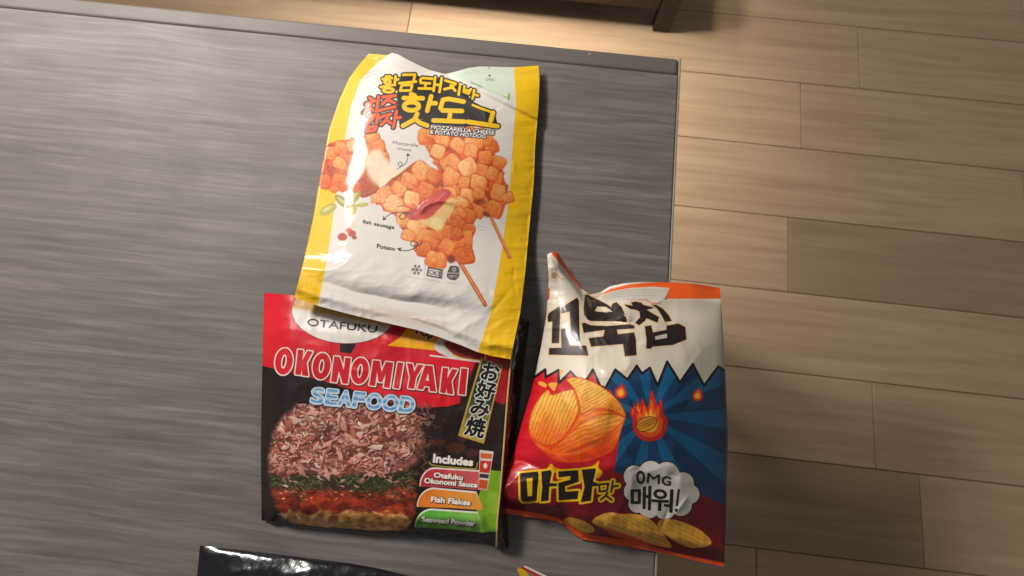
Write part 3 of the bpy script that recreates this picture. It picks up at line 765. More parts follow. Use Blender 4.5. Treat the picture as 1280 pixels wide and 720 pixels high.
    A.paint(A.text('매', zl((850, 222), (962, 216), (958, 348), (852, 344)), bold=.75), blk); A.paint(A.text('워', zl((968, 224), (1086, 236), (1080, 362), (966, 350)), bold=.75), blk)
    A.line(zl((1118, 236), (1108, 322)), 3, blk); A.fill(ell(*zl((1104, 350))[0], 2, 2), blk)
    # chips along the bottom
    def low(pts, seed):
        w = A.poly(smooth(zl(*pts), True, 4))
        A.paint(A.blur(A.grow(w, .4), .6), (190, 70, 24))
        A.paint(w, lambda X, Y: np.clip(c255((244, 178, 66)) * (.97 + .06 * np.sin((X * .55 - Y * 1.1) * 1.1 + 5 * vnoise(X * .08, Y * .08, seed)) + .25 * (fbm(X * .15, Y * .15, seed, 3) - .5))[..., None], 0, 1))
    low([(470, 405), (520, 392), (620, 430), (640, 470), (560, 480), (500, 450)], 3)
    low([(632, 408), (680, 376), (740, 362), (800, 372), (880, 372), (955, 402), (1005, 450), (1050, 510), (1075, 560), (980, 545), (860, 500), (740, 462), (650, 432)], 4)
    low([(1010, 410), (1060, 400), (1150, 420), (1250, 470), (1300, 540), (1180, 560), (1060, 500), (1005, 450)], 5)
    A.paint(A.blur(A.poly(zl((655, 434), (760, 468), (900, 512), (1000, 548), (900, 545), (760, 500))), 2), (232, 96, 30), .8)
    # orange seals and pale stripes of the top seam
    TOP = SNACK['T']
    tp = np.array(TOP); dn = [(x + 1.2, y + 7.5) for x, y in TOP]; 
    A.fill([(600, 645), (612, 629), (630, 635), (665, 640), (697, 647)] + zl((455, 402), (500, 428), (570, 470), (640, 492), (740, 505), (880, 530), (1085, 585)) + [(925, 708), (925, 740), (600, 740)], (234, 84, 20))
    A.paint(A.blur(A.strokes([[(612, 636), (640, 644), (697, 651)], zl((480, 430), (560, 500), (700, 510), (900, 545), (1085, 596))], 1.0), .4), (176, 50, 16), .8)
    s1 = zi((352, 318), (440, 282), (540, 268), (660, 262), (752, 270), (728, 332), (620, 334), (500, 336), (420, 345), (390, 350))
    A.fill(s1, (206, 202, 190))
    for k in range(4):
        A.line(smooth(zi((370 + 10 * k, 318 + 5 * k), (450, 290 + 10 * k), (560, 280 + 11 * k), (740 - 4 * k, 282 + 11 * k))), .7, (160, 154, 142), .8)
    A.line(zi((755, 270), (728, 334)), 1.3, (50, 40, 36))
    A.fill([(742, 372)] + zi((345, 318), (420, 275), (520, 250), (600, 242), (700, 236), (1100, 238), (1100, 330), (730, 330), (752, 270), (660, 262), (540, 268), (440, 284)), (236, 92, 26))
    A.fill([(700, 300), (727, 362), (724, 358), (712, 340), (702, 322), (690, 316), (680, 316), (685, 300)], (236, 92, 26))
    A.fill(zi((98, 40), (130, 70), (262, 270), (250, 275), (90, 80)), (234, 86, 24))
    A.fill(zi((60, 115), (92, 82), (225, 245), (215, 250), (120, 170), (66, 125)), (205, 200, 186))
    for k in range(4):
        A.line(zi((92 + 4 * k - 10, 96 + 10 * k), (215 - 12 * k, 244 - 4 * k)), .6, (164, 156, 142), .8)
    A.fill(zi((60, 280), (78, 270), (76, 330), (58, 345)), (222, 80, 50))
    return A


# ------------------------------------------------------------------ materials
def nodes(name):
    m = bpy.data.materials.new(name); m.use_nodes = True
    nt = m.node_tree; b = nt.nodes['Principled BSDF']
    return m, nt, b


def film(name, img=None, col=(.5, .5, .5), rough=.3, bump=.25, scale=60, coat=.35, metallic=0.0, coat_r=.12):
    m, nt, b = nodes(name)
    if img is not None:
        t = nt.nodes.new('ShaderNodeTexImage'); t.image = img; t.interpolation = 'Cubic'; t.extension = 'EXTEND'
        nt.links.new(t.outputs[0], b.inputs['Base Color'])
    else:
        b.inputs['Base Color'].default_value = (*col, 1)
    b.inputs['Metallic'].default_value = metallic
    b.inputs['Coat Weight'].default_value = coat
    b.inputs['Coat Roughness'].default_value = coat_r
    tc = nt.nodes.new('ShaderNodeTexCoord')
    n = nt.nodes.new('ShaderNodeTexNoise'); n.inputs['Scale'].default_value = scale; n.inputs['Detail'].default_value = 4
    n2 = nt.nodes.new('ShaderNodeTexNoise'); n2.inputs['Scale'].default_value = 14; n2.inputs['Detail'].default_value = 3
    r = nt.nodes.new('ShaderNodeMapRange'); r.inputs[3].default_value = rough - .06; r.inputs[4].default_value = rough + .10
    bp = nt.nodes.new('ShaderNodeBump'); bp.inputs['Strength'].default_value = bump; bp.inputs['Distance'].default_value = .0012
    nt.links.new(tc.outputs['Object'], n.inputs['Vector']); nt.links.new(tc.outputs['Object'], n2.inputs['Vector'])
    nt.links.new(n2.outputs[0], r.inputs[0]); nt.links.new(r.outputs[0], b.inputs['Roughness'])
    nt.links.new(n.outputs[0], bp.inputs['Height']); nt.links.new(bp.outputs[0], b.inputs['Normal'])
    return m


def desk_mat(name, grain=1.0, yaw=0.0):
    m, nt, b = nodes(name)
    N = nt.nodes.new; L = nt.links.new
    tc = N('ShaderNodeTexCoord')
    def streak(sx, sy, det, dist=0.0):
        mp = N('ShaderNodeMapping'); mp.inputs['Scale'].default_value = (sx, sy, 1)
        n = N('ShaderNodeTexNoise'); n.inputs['Scale'].default_value = 1; n.inputs['Detail'].default_value = det; n.inputs['Distortion'].default_value = dist; n.inputs['Roughness'].default_value = .62
        L(wv.outputs[0], mp.inputs[0]); L(mp.outputs[0], n.inputs['Vector']); return n
    wn = N('ShaderNodeTexNoise'); wn.inputs['Scale'].default_value = 5.5; wn.inputs['Detail'].default_value = 3
    wm = N('ShaderNodeVectorMath'); wm.operation = 'MULTIPLY'; wm.inputs[1].default_value = (0, .015, 0)
    wv = N('ShaderNodeVectorMath'); wv.operation = 'ADD'
    L(tc.outputs['Object'], wn.inputs['Vector']); L(wn.outputs[1], wm.inputs[0]); L(tc.outputs['Object'], wv.inputs[0]); L(wm.outputs[0], wv.inputs[1])
    a = streak(9, 190, 7, .4); c = streak(3.5, 42, 5, .9); d = streak(40, 1100, 3)
    mx = N('ShaderNodeMath'); mx.operation = 'MULTIPLY_ADD'; mx.inputs[1].default_value = .55; L(a.outputs[0], mx.inputs[0])
    m2 = N('ShaderNodeMath'); m2.operation = 'MULTIPLY_ADD'; m2.inputs[1].default_value = .35; L(c.outputs[0], m2.inputs[0])
    m3 = N('ShaderNodeMath'); m3.operation = 'MULTIPLY'; m3.inputs[1].default_value = .10; L(d.outputs[0], m3.inputs[0])
    L(m3.outputs[0], m2.inputs[2]); L(m2.outputs[0], mx.inputs[2])
    cr = N('ShaderNodeValToRGB'); e = cr.color_ramp.elements
    e[0].position = .30; e[0].color = (.088, .079, .075, 1); e[1].position = .72; e[1].color = (.285, .258, .240, 1)
    k = cr.color_ramp.elements.new(.50); k.color = (.158, .143, .134, 1)
    if grain < .5:
        e[0].color = (.115, .104, .096, 1); k.color = (.135, .122, .112, 1); cr.color_ramp.elements[2].color = (.155, .142, .13, 1)
    L(mx.outputs[0], cr.inputs[0]); L(cr.outputs[0], b.inputs['Base Color'])
    sm = N('ShaderNodeTexNoise'); sm.inputs['Scale'].default_value = 7; sm.inputs['Detail'].default_value = 5; sm.inputs['Roughness'].default_value = .7
    mr = N('ShaderNodeMapRange'); mr.inputs[1].default_value = .35; mr.inputs[2].default_value = .65; mr.inputs[3].default_value = .54; mr.inputs[4].default_value = .62
    L(tc.outputs['Object'], sm.inputs['Vector']); L(sm.outputs[0], mr.inputs[0]); L(mr.outputs[0], b.inputs['Roughness'])
    bp = N('ShaderNodeBump'); bp.inputs['Strength'].default_value = .35 * grain; bp.inputs['Distance'].default_value = .0006
    L(mx.outputs[0], bp.inputs['Height']); L(bp.outputs[0], b.inputs['Normal'])
    return m


def oak_mat(name, shift):
    m, nt, b = nodes(name)
    N = nt.nodes.new; L = nt.links.new
    tc = N('ShaderNodeTexCoord'); mp = N('ShaderNodeMapping'); mp.inputs['Scale'].default_value = (1.6, 24, 1); mp.inputs['Location'].default_value = (shift * 3.7, shift * 11, 0)
    n = N('ShaderNodeTexNoise'); n.inputs['Scale'].default_value = 1.4; n.inputs['Detail'].default_value = 6; n.inputs['Distortion'].default_value = 1.1
    L(tc.outputs['Object'], mp.inputs[0]); L(mp.outputs[0], n.inputs['Vector'])
    cr = N('ShaderNodeValToRGB'); e = cr.color_ramp.elements
    s = .82 + .30 * ((shift * 7) % 1)
    e[0].position = .3; e[0].color = (.43 * s, .29 * s, .175 * s, 1); e[1].position = .72; e[1].color = (.56 * s, .40 * s, .255 * s, 1)
    L(n.outputs[0], cr.inputs[0]); L(cr.outputs[0], b.inputs['Base Color'])
    b.inputs['Roughness'].default_value = .45
    return m


def plain(name, col, rough=.5, metallic=0, noise=.25, scale=30):
    m, nt, b = nodes(name)
    N = nt.nodes.new; L = nt.links.new
    tc = N('ShaderNodeTexCoord'); n = N('ShaderNodeTexNoise'); n.inputs['Scale'].default_value = scale; n.inputs['Detail'].default_value = 5
    cr = N('ShaderNodeValToRGB'); e = cr.color_ramp.elements
    e[0].position = .3; e[0].color = tuple(c * (1 - noise) for c in col) + (1,); e[1].position = .7; e[1].color = tuple(min(1, c * (1 + noise)) for c in col) + (1,)
    L(tc.outputs['Object'], n.inputs['Vector']); L(n.outputs[0], cr.inputs[0]); L(cr.outputs[0], b.inputs['Base Color'])
    b.inputs['Roughness'].default_value = rough; b.inputs['Metallic'].default_value = metallic
    return m


# ------------------------------------------------------------------ object helpers
def link(name, me, mat, parent=None):
    o = bpy.data.objects.new(name, me); COL.objects.link(o)
    if mat: me.materials.append(mat)
    if parent is not None:
        o.parent = parent; o.matrix_parent_inverse = Matrix.Identity(4)
    return o


def thing(name, label, cat, loc):
    o = bpy.data.objects.new(name, None); COL.objects.link(o)
    o.location = loc; o.empty_display_size = .05
    o['label'] = label; o['category'] = cat
    return o


def grid_mesh(name, X, Y, Zc, U=None, V=None, org=(0, 0, 0)):
    nv, nu = X.shape
    co = np.stack([X - org[0], Y - org[1], Zc - org[2]], -1).reshape(-1, 3)
    idx = np.arange(nv * nu).reshape(nv, nu)
    f = np.stack([idx[:-1, :-1], idx[1:, :-1], idx[1:, 1:], idx[:-1, 1:]], -1).reshape(-1, 4)
    me = bpy.data.meshes.new(name)
    me.vertices.add(len(co)); me.vertices.foreach_set('co', co.ravel())
    me.loops.add(f.size); me.loops.foreach_set('vertex_index', f.ravel().astype(np.int32))
    me.polygons.add(len(f)); me.polygons.foreach_set('loop_start', np.arange(0, f.size, 4, dtype=np.int32))
    me.polygons.foreach_set('use_smooth', np.ones(len(f), bool))
    me.update(calc_edges=True)
    if U is not None:
        uv = me.uv_layers.new(name='print')
        uvc = np.stack([U.ravel()[f.ravel()], V.ravel()[f.ravel()]], -1)
        uv.data.foreach_set('uv', uvc.ravel().astype(np.float32))
    me.validate()
    return me


def box_mesh(name, lo, hi, bevel=0.0, seg=2):
    import bmesh
    bm = bmesh.new()
    bmesh.ops.create_cube(bm, size=1)
    for v in bm.verts:
        v.co = [lo[i] + (v.co[i] + .5) * (hi[i] - lo[i]) for i in range(3)]
    if bevel:
        bmesh.ops.bevel(bm, geom=bm.edges[:], offset=bevel, segments=seg, affect='EDGES', profile=.5)
    me = bpy.data.meshes.new(name); bm.to_mesh(me); bm.free()
    return me


def curve_pts(poly, t):
    p = np.array(poly, float)
    d = np.r_[0, np.cumsum(np.hypot(*np.diff(p, axis=0).T))]; d /= d[-1]
    return np.interp(t, d, p[:, 0]), np.interp(t, d, p[:, 1])


def coons(E, U, V):
    """position (in measured photo pixels) inside the four measured edges T, B (left to right) and L, R (top to bottom)"""
    out = []
    T = curve_pts(E['T'], U); B = curve_pts(E['B'], U); Lf = curve_pts(E['L'], V); R = curve_pts(E['R'], V)
    for k in (0, 1):
        c00 = E['T'][0][k]; c10 = E['T'][-1][k]; c01 = E['B'][0][k]; c11 = E['B'][-1][k]
        out.append((1 - V) * T[k] + V * B[k] + (1 - U) * Lf[k] + U * R[k] - ((1 - U) * (1 - V) * c00 + U * (1 - V) * c10 + (1 - U) * V * c01 + U * V * c11))
    return out


def seg_dist(X, Y, a, b):
    dx, dy = b[0] - a[0], b[1] - a[1]; L2 = dx * dx + dy * dy
    t = np.clip(((X - a[0]) * dx + (Y - a[1]) * dy) / L2, 0, 1)
    d = np.hypot(X - a[0] - t * dx, Y - a[1] - t * dy)
    sd = ((X - a[0]) * dy - (Y - a[1]) * dx) / math.sqrt(L2)
    return d, sd, t


def crease(X, Y, a, b, amp, w):
    d, sd, t = seg_dist(X, Y, a, b)
    return amp * np.exp(-np.sqrt((d / w) ** 2 + .05)) * np.sin(np.pi * np.clip(t * .9 + .05, 0, 1))


def crinkles(X, Y, box, seed, n, amp, w=(1.5, 4), length=(10, 45), edge=None):
    r = np.random.RandomState(seed); h = 0 * X
    for _ in range(n):
        a = (r.uniform(box[0], box[2]), r.uniform(box[1], box[3])); g = r.uniform(0, math.pi); l = r.uniform(*length)
        h = h + crease(X, Y, a, (a[0] + l * math.cos(g), a[1] + l * math.sin(g)), amp * r.uniform(.4, 1) * (1 if r.rand() < .5 else -1), r.uniform(*w))
    return h


def pouch_piece(name, E, A, mat, parent, hf, u0, u1, v0, v1, nu, nv):
    u = np.linspace(u0, u1, nu); v = np.linspace(v0, v1, nv)
    U, V = np.meshgrid(u, v)
    px, py = coons(E, U, V)
    h = hf(U, V, px, py)
    X, Y, Zc = at(px, py, h)
    uu = (px - A.x0) / (A.x1 - A.x0); vv = 1 - (py - A.y0) / (A.y1 - A.y0)
    me = grid_mesh(name, X, Y, Zc, uu, vv, parent.location)
    return link(name, me, mat, parent)


def back_sheet(name, E, mat, parent, hb, nu=60, nv=60):
    U, V = np.meshgrid(np.linspace(0, 1, nu), np.linspace(0, 1, nv))
    px, py = coons(E, U, V)
    X, Y, Zc = at(px, py, hb(U, V, px, py))
    me = grid_mesh(name, X, Y, Zc, None, None, parent.location)
    me.flip_normals()
    return link(name, me, mat, parent)


# ================================================================== THE SETTING
yaw = math.radians(-6.55)
ax = np.array([math.cos(yaw), math.sin(yaw)]); ay = np.array([-math.sin(yaw), math.cos(yaw)])
cn = np.array([float(k) for k in at(842, 70, 0)[:2]])       # far right corner of the desk
far_pt = np.array([float(k) for k in at(640, 51.5, 0)[:2]])
# corner: the far edge line and the right edge line
r_pt = np.array([float(k) for k in at(838, 300, 0)[:2]])
s_far = far_pt @ ay; s_right = r_pt @ ax
corner = ax * s_right + ay * s_far

desk = thing('desk', 'grey wood-grain desk top under the three food packets', 'desk', (corner[0], corner[1], DESK_Z))
desk.rotation_euler = (0, 0, yaw)
DW, DD = 1.62, 0.95
top = link('desk_top', box_mesh('desk_top', (-DW, -DD, -.028), (0, -.022, 0), .0015), desk_mat('grey_grain_laminate'), desk)
band = link('edge_band', box_mesh('edge_band', (-DW, -.0217, -.028), (0, 0, -.0004), .004, 4), desk_mat('smooth_grey_edging', .2), desk)
side = link('side_edging', box_mesh('side_edging', (.0003, -DD, -.028), (.0028, 0, -.0006), .0008), plain('pale_edging', (.30, .27, .23), .45, noise=.1), desk)
for x, y in ((-.06, -.06), (-.06, -DD + .06), (-DW + .06, -.06), (-DW + .06, -DD + .06)):
    link('leg', box_mesh('leg', (x - .025, y - .025, -DESK_Z + .001), (x + .025, y + .025, -.0285), .002), plain('black_metal', (.03, .03, .03), .4), desk)

# floor of light oak planks
floor = link('floor', box_mesh('floor', (-3, -3, -.06), (3, 4, -.012)), plain('subfloor', (.10, .07, .045), .9))
floor['kind'] = 'structure'
floor.location = (0, 0, 0); floor.rotation_euler = (0, 0, yaw)
pm = [oak_mat('oak_plank', k * .137) for k in range(6)]
rs = np.random.RandomState(2)
pw = .19; k = 0
plank_me = {}
for r in range(-9, 17):
    off = rs.uniform(0, 1.2)
    for c in range(-3, 3):
        key = k % 6
        if key not in plank_me:
            plank_me[key] = box_mesh('plank', (0, 0, -.0118), (1.2 - .0015, pw - .0015, 0), .0012, 1); plank_me[key].materials.append(pm[key])
        o = bpy.data.objects.new('plank', plank_me[key]); COL.objects.link(o); o.parent = floor
        o.location = (c * 1.2 + off - .6, r * pw, 0)
        k += 1 if rs.rand() > .3 else 2
floor.location.z = 0

# dark furniture standing on the floor beyond the desk
def atf(px, py, z):
    x, y, _ = at(px, py, z - DESK_Z); return np.array([float(x), float(y)])
fA = atf(613, -3, .07); fB = atf(838, 19, .07)
bench = thing('low_bench', 'dark brown low bench with a black leg on the floor beyond the desk', 'bench', (fB[0], fB[1], 0))
bench.rotation_euler = (0, 0, math.atan2(*(fB - fA)[::-1]) )
wood = plain('dark_brown_wood', (.045, .030, .018), .55, scale=12)
blk = plain('black_lacquer', (.018, .015, .013), .4)
link('seat_rail', box_mesh('seat_rail', (-1.1, 0.012, .07), (-.03, .04, .20), .003), wood, bench)
link('seat', box_mesh('seat', (-1.12, .006, .2005), (.01, .48, .24), .006), wood, bench)
for x, y in ((-.03, .0), (-.03, .43), (-1.12, .0), (-1.12, .43)):
    link('leg', box_mesh('leg', (x, y + .004, .001), (x + .045, y + .044, .2), .003), blk, bench)

# ================================================================== PANCAKE KIT (under the hot dog pouch)
PAN = dict(T=[(330, 366), (400, 372), (500, 383), (600, 394), (644, 400)],
           B=[(327, 650), (380, 656), (438, 663), (480, 665), (510, 667), (560, 670), (599, 673), (612, 679), (621, 684)],
           L=[(330, 366), (328, 450), (326, 560), (327, 650)],
           R=[(644, 400), (639, 450), (634, 505), (630, 560), (626, 610), (622, 650), (621, 684)])
GUS = dict(T=[(644, 400), (662, 402)], B=[(621, 684), (636, 687)],
           L=PAN['R'], R=[(662, 402), (656, 450), (651, 495), (644, 545), (638, 600), (634, 640), (636, 687)])


def pan_h(U, V, px, py):
    e = np.clip(np.minimum(U * 300, (1 - V) * 260) / 40, 0, 1)
    e2 = np.clip(np.minimum(U / .1, 1), 0, 1)
    base = .004 + .019 * np.sin(np.pi / 2 * np.clip(U / .12, 0, 1)) * np.sin(np.pi / 2 * np.clip((1 - V) / .09, 0, 1)) * (1 - .25 * np.clip(1 - V / .15, 0, 1))
    w = .0022 * (fbm(px * .02, py * .02, 31, 3) - .5) + .0010 * (ridge(px * .05, py * .03, 41, 2) - .5)
    w = w + crease(px, py, (438, 462), (462, 466), .0012, 2.5) + crease(px, py, (478, 415), (500, 440), .0010, 5)
    w = w + crease(px, py, (606, 645), (621, 680), -.0035, 5) + crease(px, py, (600, 672), (618, 660), .0025, 4)
    w = w + .0015 * np.sin(px * .35 + py * .1) * ss(.93, 1, V)
    w = w + crinkles(px, py, (330, 380, 636, 670), 15, 26, .0008, (2, 6), (15, 60)) + crinkles(px, py, (590, 420, 636, 670), 16, 10, .0009, (1.5, 3), (8, 25))
    return np.maximum(base + w, .0012)


artP = art_pancake(); imP = artP.image('pancake_kit_print')
matP = film('printed_pouch_film', imP, rough=.34, bump=.12, coat=.4)
pk = thing('pancake_mix_pouch', 'red and black savoury pancake kit pouch lying under the white hot dog pouch', 'food pouch', tuple(float(k) for k in at(485, 530, 0)))
pouch_piece('front_panel', PAN, artP, matP, pk, pan_h, 0, 1, 0, 1, 190, 150)


def gus_h(U, V, px, py):
    top_ = pan_h(np.ones_like(U), V, px, py)
    w = .0034 * (ridge(V * 26, U * 2.0, 51, 3) - .45) + .0016 * (fbm(V * 60, U * 5, 61, 2) - .5)
    return np.maximum(top_ * (1 - U ** 1.6) + .001 + w * np.sin(np.pi * np.clip(U, .02, .98)), .0008)


gb = film('black_crinkled_film', None, (.012, .011, .012), rough=.2, bump=.25, scale=240, coat=.5)
pouch_piece('side_gusset', GUS, artP, gb, pk, gus_h, 0, 1, 0, 1, 26, 240)
gold = film('gold_edge_film', None, (.62, .42, .17), rough=.3, bump=.1)
# the narrow gold crimp that stands up along the pouch's front edge
v = np.linspace(.0, 1, 120); rx, ry = curve_pts(PAN['R'], v)
hh = pan_h(np.ones_like(v), v, rx, ry)
G0 = [at(rx - 1.5, ry, hh + .0006), at(rx - .7, ry, hh + .0022), at(rx + .5, ry, hh + .0022), at(rx + 1.0, ry, hh + .0002)]
link('front_crimp', grid_mesh('front_crimp', np.array([g[0] for g in G0]).T, np.array([g[1] for g in G0]).T, np.array([g[2] for g in G0]).T, None, None, pk.location), gold, pk)
back_sheet('back_panel', dict(T=PAN['T'], B=PAN['B'], L=PAN['L'], R=PAN['R']), gb, pk, lambda U, V, px, py: 0 * U + .0006)

# ================================================================== HOT DOG POUCH
HOT = dict(T=[(461, 67), (473, 68), (484, 69), (490, 66), (498, 68), (510, 75), (535, 87), (556, 92.5), (568, 90), (585, 85), (600, 83), (620, 83.5), (642, 84), (673, 82)],
           B=[(368, 372), (400, 383), (438, 393), (480, 403), (520, 412), (548, 421), (575, 431), (597, 440), (615, 445), (638, 449)],
           L=[(461, 67), (448, 82), (436, 98), (424, 125), (412, 160), (402, 210), (392, 270), (380, 325), (368, 372)],
           R=[(673, 82), (674.5, 100), (673, 135), (669, 180), (667, 230), (661, 290), (656, 345), (650, 392), (638, 449)])


def hot_base(V):
    return .0085 + .026 * ss(.55, .97, V)


def hot_h(U, V, px, py):
    b = hot_base(V)
    env = (1 - np.abs(2 * U - 1) ** 3.6) * (1 - np.abs(2 * np.clip((V - .03) / .92, 0, 1) - 1) ** 4.5)
    lump = .013 + .003 * fbm(px * .010, py * .010, 71, 2)
    h = b + env * lump
    h = h + env * .006 * np.exp(-(((px - 545) / 42) ** 2 + ((py - 262) / 36) ** 2))        # a hot dog pressing through
    h = h + env * .005 * np.exp(-(((px - 600) / 34) ** 2 + ((py - 215) / 60) ** 2))
    # turned fold across the top right and the twist in the seam
    d, sd, t = seg_dist(px, py, (556, 93), (652, 140))
    h = h + .0040 * ss(-3, 3, sd) * np.exp(-np.maximum(sd, 0) / 60) * ss(.0, .2, t) * np.clip(1 - V / .5, 0, 1)
    h = h + crease(px, py, (548, 95), (640, 165), .0022, 7) + crease(px, py, (484, 70), (452, 100), -.0020, 7) + crease(px, py, (520, 84), (480, 108), .0010, 10)
    h = h + .0020 * ss(.1, 0, V) * np.exp(-((px - 495) / 30) ** 2) * 2
    # wrinkles near the lower seam and the side band
    h = h + .0024 * (ridge(px * .016 + py * .02, py * .030 - px * .004, 81, 3) - .5) * ss(.66, .9, V) + .0012 * (ridge(px * .05, py * .016, 85, 2) - .5) * ss(.90, .96, V) + .0018 * (ridge(px * .02, py * .05, 83, 3) - .5) * ss(.8, 1, U)
    h = h - .0065 * np.exp(-((V - .90 - .03 * np.sin(U * 5)) / .034) ** 2) * np.sin(np.pi * U) + .0036 * np.exp(-((V - .958) / .022) ** 2)
    h = h + crease(px, py, (480, 385), (585, 428), -.0032, 9) + crease(px, py, (598, 350), (640, 385), .0018, 6) + crease(px, py, (606, 400), (640, 360), -.0016, 5)
    h = h + .0006 * (fbm(px * .03, py * .03, 91, 2) - .5)
    bow = np.abs(np.hypot(px - 552, (py - 284) * 1.0) - 33)
    h = h + .0020 * np.exp(-(bow / 3.4) ** 2) * ss(-2.75, -2.35, np.arctan2(py - 284, px - 552)) * ss(-.9, -1.3, np.arctan2(py - 284, px - 552))
    h = h + crinkles(px, py, (380, 320, 640, 440), 5, 16, .0009) + crinkles(px, py, (560, 80, 670, 130), 6, 7, .0008) + crinkles(px, py, (640, 120, 672, 420), 7, 10, .0008, (1.5, 3), (8, 22)) + crinkles(px, py, (420, 170, 630, 330), 8, 7, .0004, (3, 8), (20, 60))
    return np.maximum(h, b + .0006)


artH = art_hotdog(); imH = artH.image('hot_dog_print')
matH = film('glossy_white_pouch_film', imH, rough=.56, bump=.06, coat=.18, coat_r=.08)
hd = thing('hot_dog_pouch', 'white and yellow mozzarella potato hot dog pouch with twisted top seam', 'food pouch', tuple(float(k) for k in at(535, 250, 0)))
pouch_piece('top_seal', HOT, artH, matH, hd, hot_h, 0, 1, 0, .05, 260, 20)
pouch_piece('front_panel', HOT, artH, matH, hd, hot_h, 0, 1, .05, .945, 260, 300)
pouch_piece('bottom_seal', HOT, artH, matH, hd, hot_h, 0, 1, .945, 1, 260, 24)
wb = film('white_back_film', None, (.7, .68, .64), rough=.35)
back_sheet('back_panel', HOT, wb, hd, lambda U, V, px, py: hot_base(V) + .0002 - .0080 * np.sin(np.pi * U) ** .5 * np.sin(np.pi * V) ** .4)

# ================================================================== SNACK BAG
SNACK = dict(T=[(684, 318), (690, 315), (696, 315), (706, 330), (717, 346), (727, 361), (738, 368), (748, 366), (762, 358), (780, 354), (800, 352.5), (842, 353), (870, 355), (900, 360)],
             B=[(609, 636), (630, 642), (665, 647), (697, 652), (706, 656), (716, 666), (728, 674), (745, 677), (790, 684), (842, 694), (875, 702), (905, 708)],
             L=[(684, 318), (686, 350), (683, 395), (676, 435), (664, 490), (652, 530), (640, 572), (625, 600), (613, 622), (609, 636)],
             R=[(900, 360), (905, 430), (910, 540), (908, 640), (905, 708)])


def snack_h(U, V, px, py):
    env = (np.sin(np.pi * np.clip(U, 0, 1)) ** .62) * (np.sin(np.pi * np.clip((V - .02) / .96, 0, 1)) ** .7)
    h = .011 * ss(0, .06, V) * ss(1, .93, V) + .0016 + env * (.046 + .016 * (fbm(px * .014, py * .014, 101, 2) - .5))
    h = h + .016 * ss(.16, 0, V) * np.exp(-((px - 690) / 16) ** 2) + .010 * ss(.12, 0, V) * ss(745, 800, px) * ss(900, 860, px)
    h = h + env * .006 * (ridge(px * .016, py * .016, 111, 2) - .5)
    # folds running down from the dip in the top seam
    h = h + crease(px, py, (735, 366), (768, 402), -.010, 9) + crease(px, py, (731, 370), (736, 400), .005, 6) + crease(px, py, (772, 385), (790, 402), .006, 6) + crease(px, py, (700, 345), (745, 372), .004, 8)
    h = h + crease(px, py, (742, 402), (792, 404), -.004, 5)
    # gathered corner at the bottom left, folds above the lower seam
    h = h + crease(px, py, (645, 600), (660, 642), .006, 8) + crease(px, py, (620, 622), (650, 592), .0045, 7) + crease(px, py, (640, 572), (690, 590), -.004, 8) + crease(px, py, (700, 625), (706, 655), -.004, 7) + crease(px, py, (690, 632), (780, 660), .003, 9)
    h = h + .0028 * (ridge(px * .045, py * .012, 121, 3) - .5) * ss(.8, 1, V) + .0022 * (ridge(px * .012, py * .05, 123, 3) - .5) * ss(.14, 0, U)
    h = h + crinkles(px, py, (620, 360, 900, 460), 25, 18, .0016, (2, 6), (15, 50)) + crinkles(px, py, (610, 560, 900, 690), 26, 30, .0022, (2, 6), (12, 50)) + crinkles(px, py, (650, 420, 900, 600), 27, 12, .0020, (4, 10), (30, 80))
    return np.maximum(h, .0012 + .0006 * np.sin(U * 60) * ss(.97, 1, V))


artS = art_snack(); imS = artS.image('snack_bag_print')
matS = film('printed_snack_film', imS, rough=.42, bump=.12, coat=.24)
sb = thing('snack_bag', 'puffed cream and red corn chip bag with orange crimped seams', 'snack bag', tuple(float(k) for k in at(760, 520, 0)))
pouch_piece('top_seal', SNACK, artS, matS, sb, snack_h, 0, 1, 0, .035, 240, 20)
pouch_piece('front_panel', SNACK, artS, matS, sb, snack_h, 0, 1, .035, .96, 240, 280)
pouch_piece('bottom_seal', SNACK, artS, matS, sb, snack_h, 0, 1, .96, 1, 240, 20)
sbk = film('silver_back_film', None, (.5, .48, .45), rough=.3, metallic=.6)
back_sheet('back_panel', SNACK, sbk, sb, lambda U, V, px, py: .0008 + (.011 * ss(0, .06, V) * ss(1, .93, V)) * (1 - np.sin(np.pi * U) ** .35))

# ================================================================== PACKETS JUST ENTERING AT THE BOTTOM
BLK = dict(T=[(250, 682), (340, 692), (438, 704), (475, 711), (520, 722)], B=[(235, 880), (330, 890), (420, 900), (500, 905)],
           L=[(250, 682), (240, 780), (235, 880)], R=[(520, 722), (512, 800), (500, 905)])


def blk_h(U, V, px, py):
    env = (np.sin(np.pi * np.clip(U, 0, 1)) ** .6) * (np.sin(np.pi * np.clip(V, 0, 1)) ** .6)
    return np.maximum(.0015 + env * .016 + .0025 * (ridge(px * .03, py * .03, 131, 3) - .5) * ss(0, .04, V), .001)


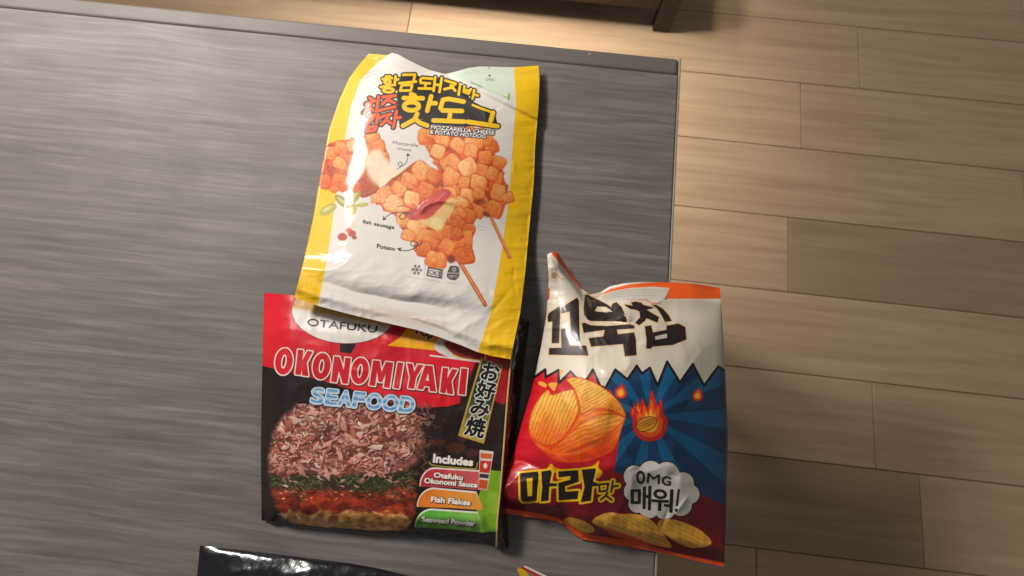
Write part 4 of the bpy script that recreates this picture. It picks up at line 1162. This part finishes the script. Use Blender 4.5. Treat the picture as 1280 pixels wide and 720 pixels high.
bp_ = thing('black_pouch', 'glossy black pouch edge just entering below the pancake kit', 'food pouch', tuple(float(k) for k in at(380, 790, 0)))
pouch_piece('front_panel', BLK, artP, gb, bp_, blk_h, 0, 1, 0, 1, 120, 80)
back_sheet('back_panel', BLK, gb, bp_, lambda U, V, px, py: 0 * U + .0006)

TIP = dict(T=[(646, 712), (652, 708), (657, 707)], B=[(690, 800), (760, 800), (790, 790)],
           L=[(646, 712), (660, 740), (690, 800)], R=[(657, 707), (700, 728), (790, 790)])
artT = Art(636, 700, 800, 806, 4, (120, 110, 96))
artT.fill([(640, 705), (654, 709), (720, 810), (660, 810)], (196, 160, 20)); artT.fill([(640, 700), (646, 712), (690, 810), (660, 810)], (70, 62, 50))
artT.line([(652, 709), (690, 730), (790, 800)], 3, (170, 30, 34)); artT.line([(656, 708), (700, 729), (800, 796)], 2.4, (210, 205, 195))
imT = artT.image('foil_packet_print')
tp_ = thing('foil_packet', 'small foil packet tip with yellow and red stripes at the near desk edge', 'packet', tuple(float(k) for k in at(700, 750, 0)))
pouch_piece('front_panel', TIP, artT, film('striped_foil', imT, rough=.3, coat=.5), tp_, lambda U, V, px, py: .001 + .008 * np.sin(np.pi * U) * np.sqrt(np.clip(V, 0, 1)) * np.sin(np.pi * np.clip(V * .9 + .05, 0, 1)), 0, 1, 0, 1, 60, 60)
back_sheet('back_panel', TIP, sbk, tp_, lambda U, V, px, py: 0 * U + .0006)

# crumbs on the floor and desk
for x, y in ((737, 67.5), (798, 680)):
    X, Y, Zc = at(x, y, .0006)
    import bmesh
    bm = bmesh.new(); bmesh.ops.create_icosphere(bm, subdivisions=1, radius=.0009)
    for v_ in bm.verts: v_.co.z *= .5; v_.co.x *= 1.3
    me = bpy.data.meshes.new('crumb'); bm.to_mesh(me); bm.free()
    o = link('crumb', me, plain('crumb', (.7, .62, .5), .7)); o.location = (float(X), float(Y), float(Zc))
    o['label'] = 'tiny pale crumb on the grey desk ' + ('near its far edge' if y < 100 else 'below the snack bag'); o['category'] = 'crumb'; o['group'] = 'crumbs on the desk'
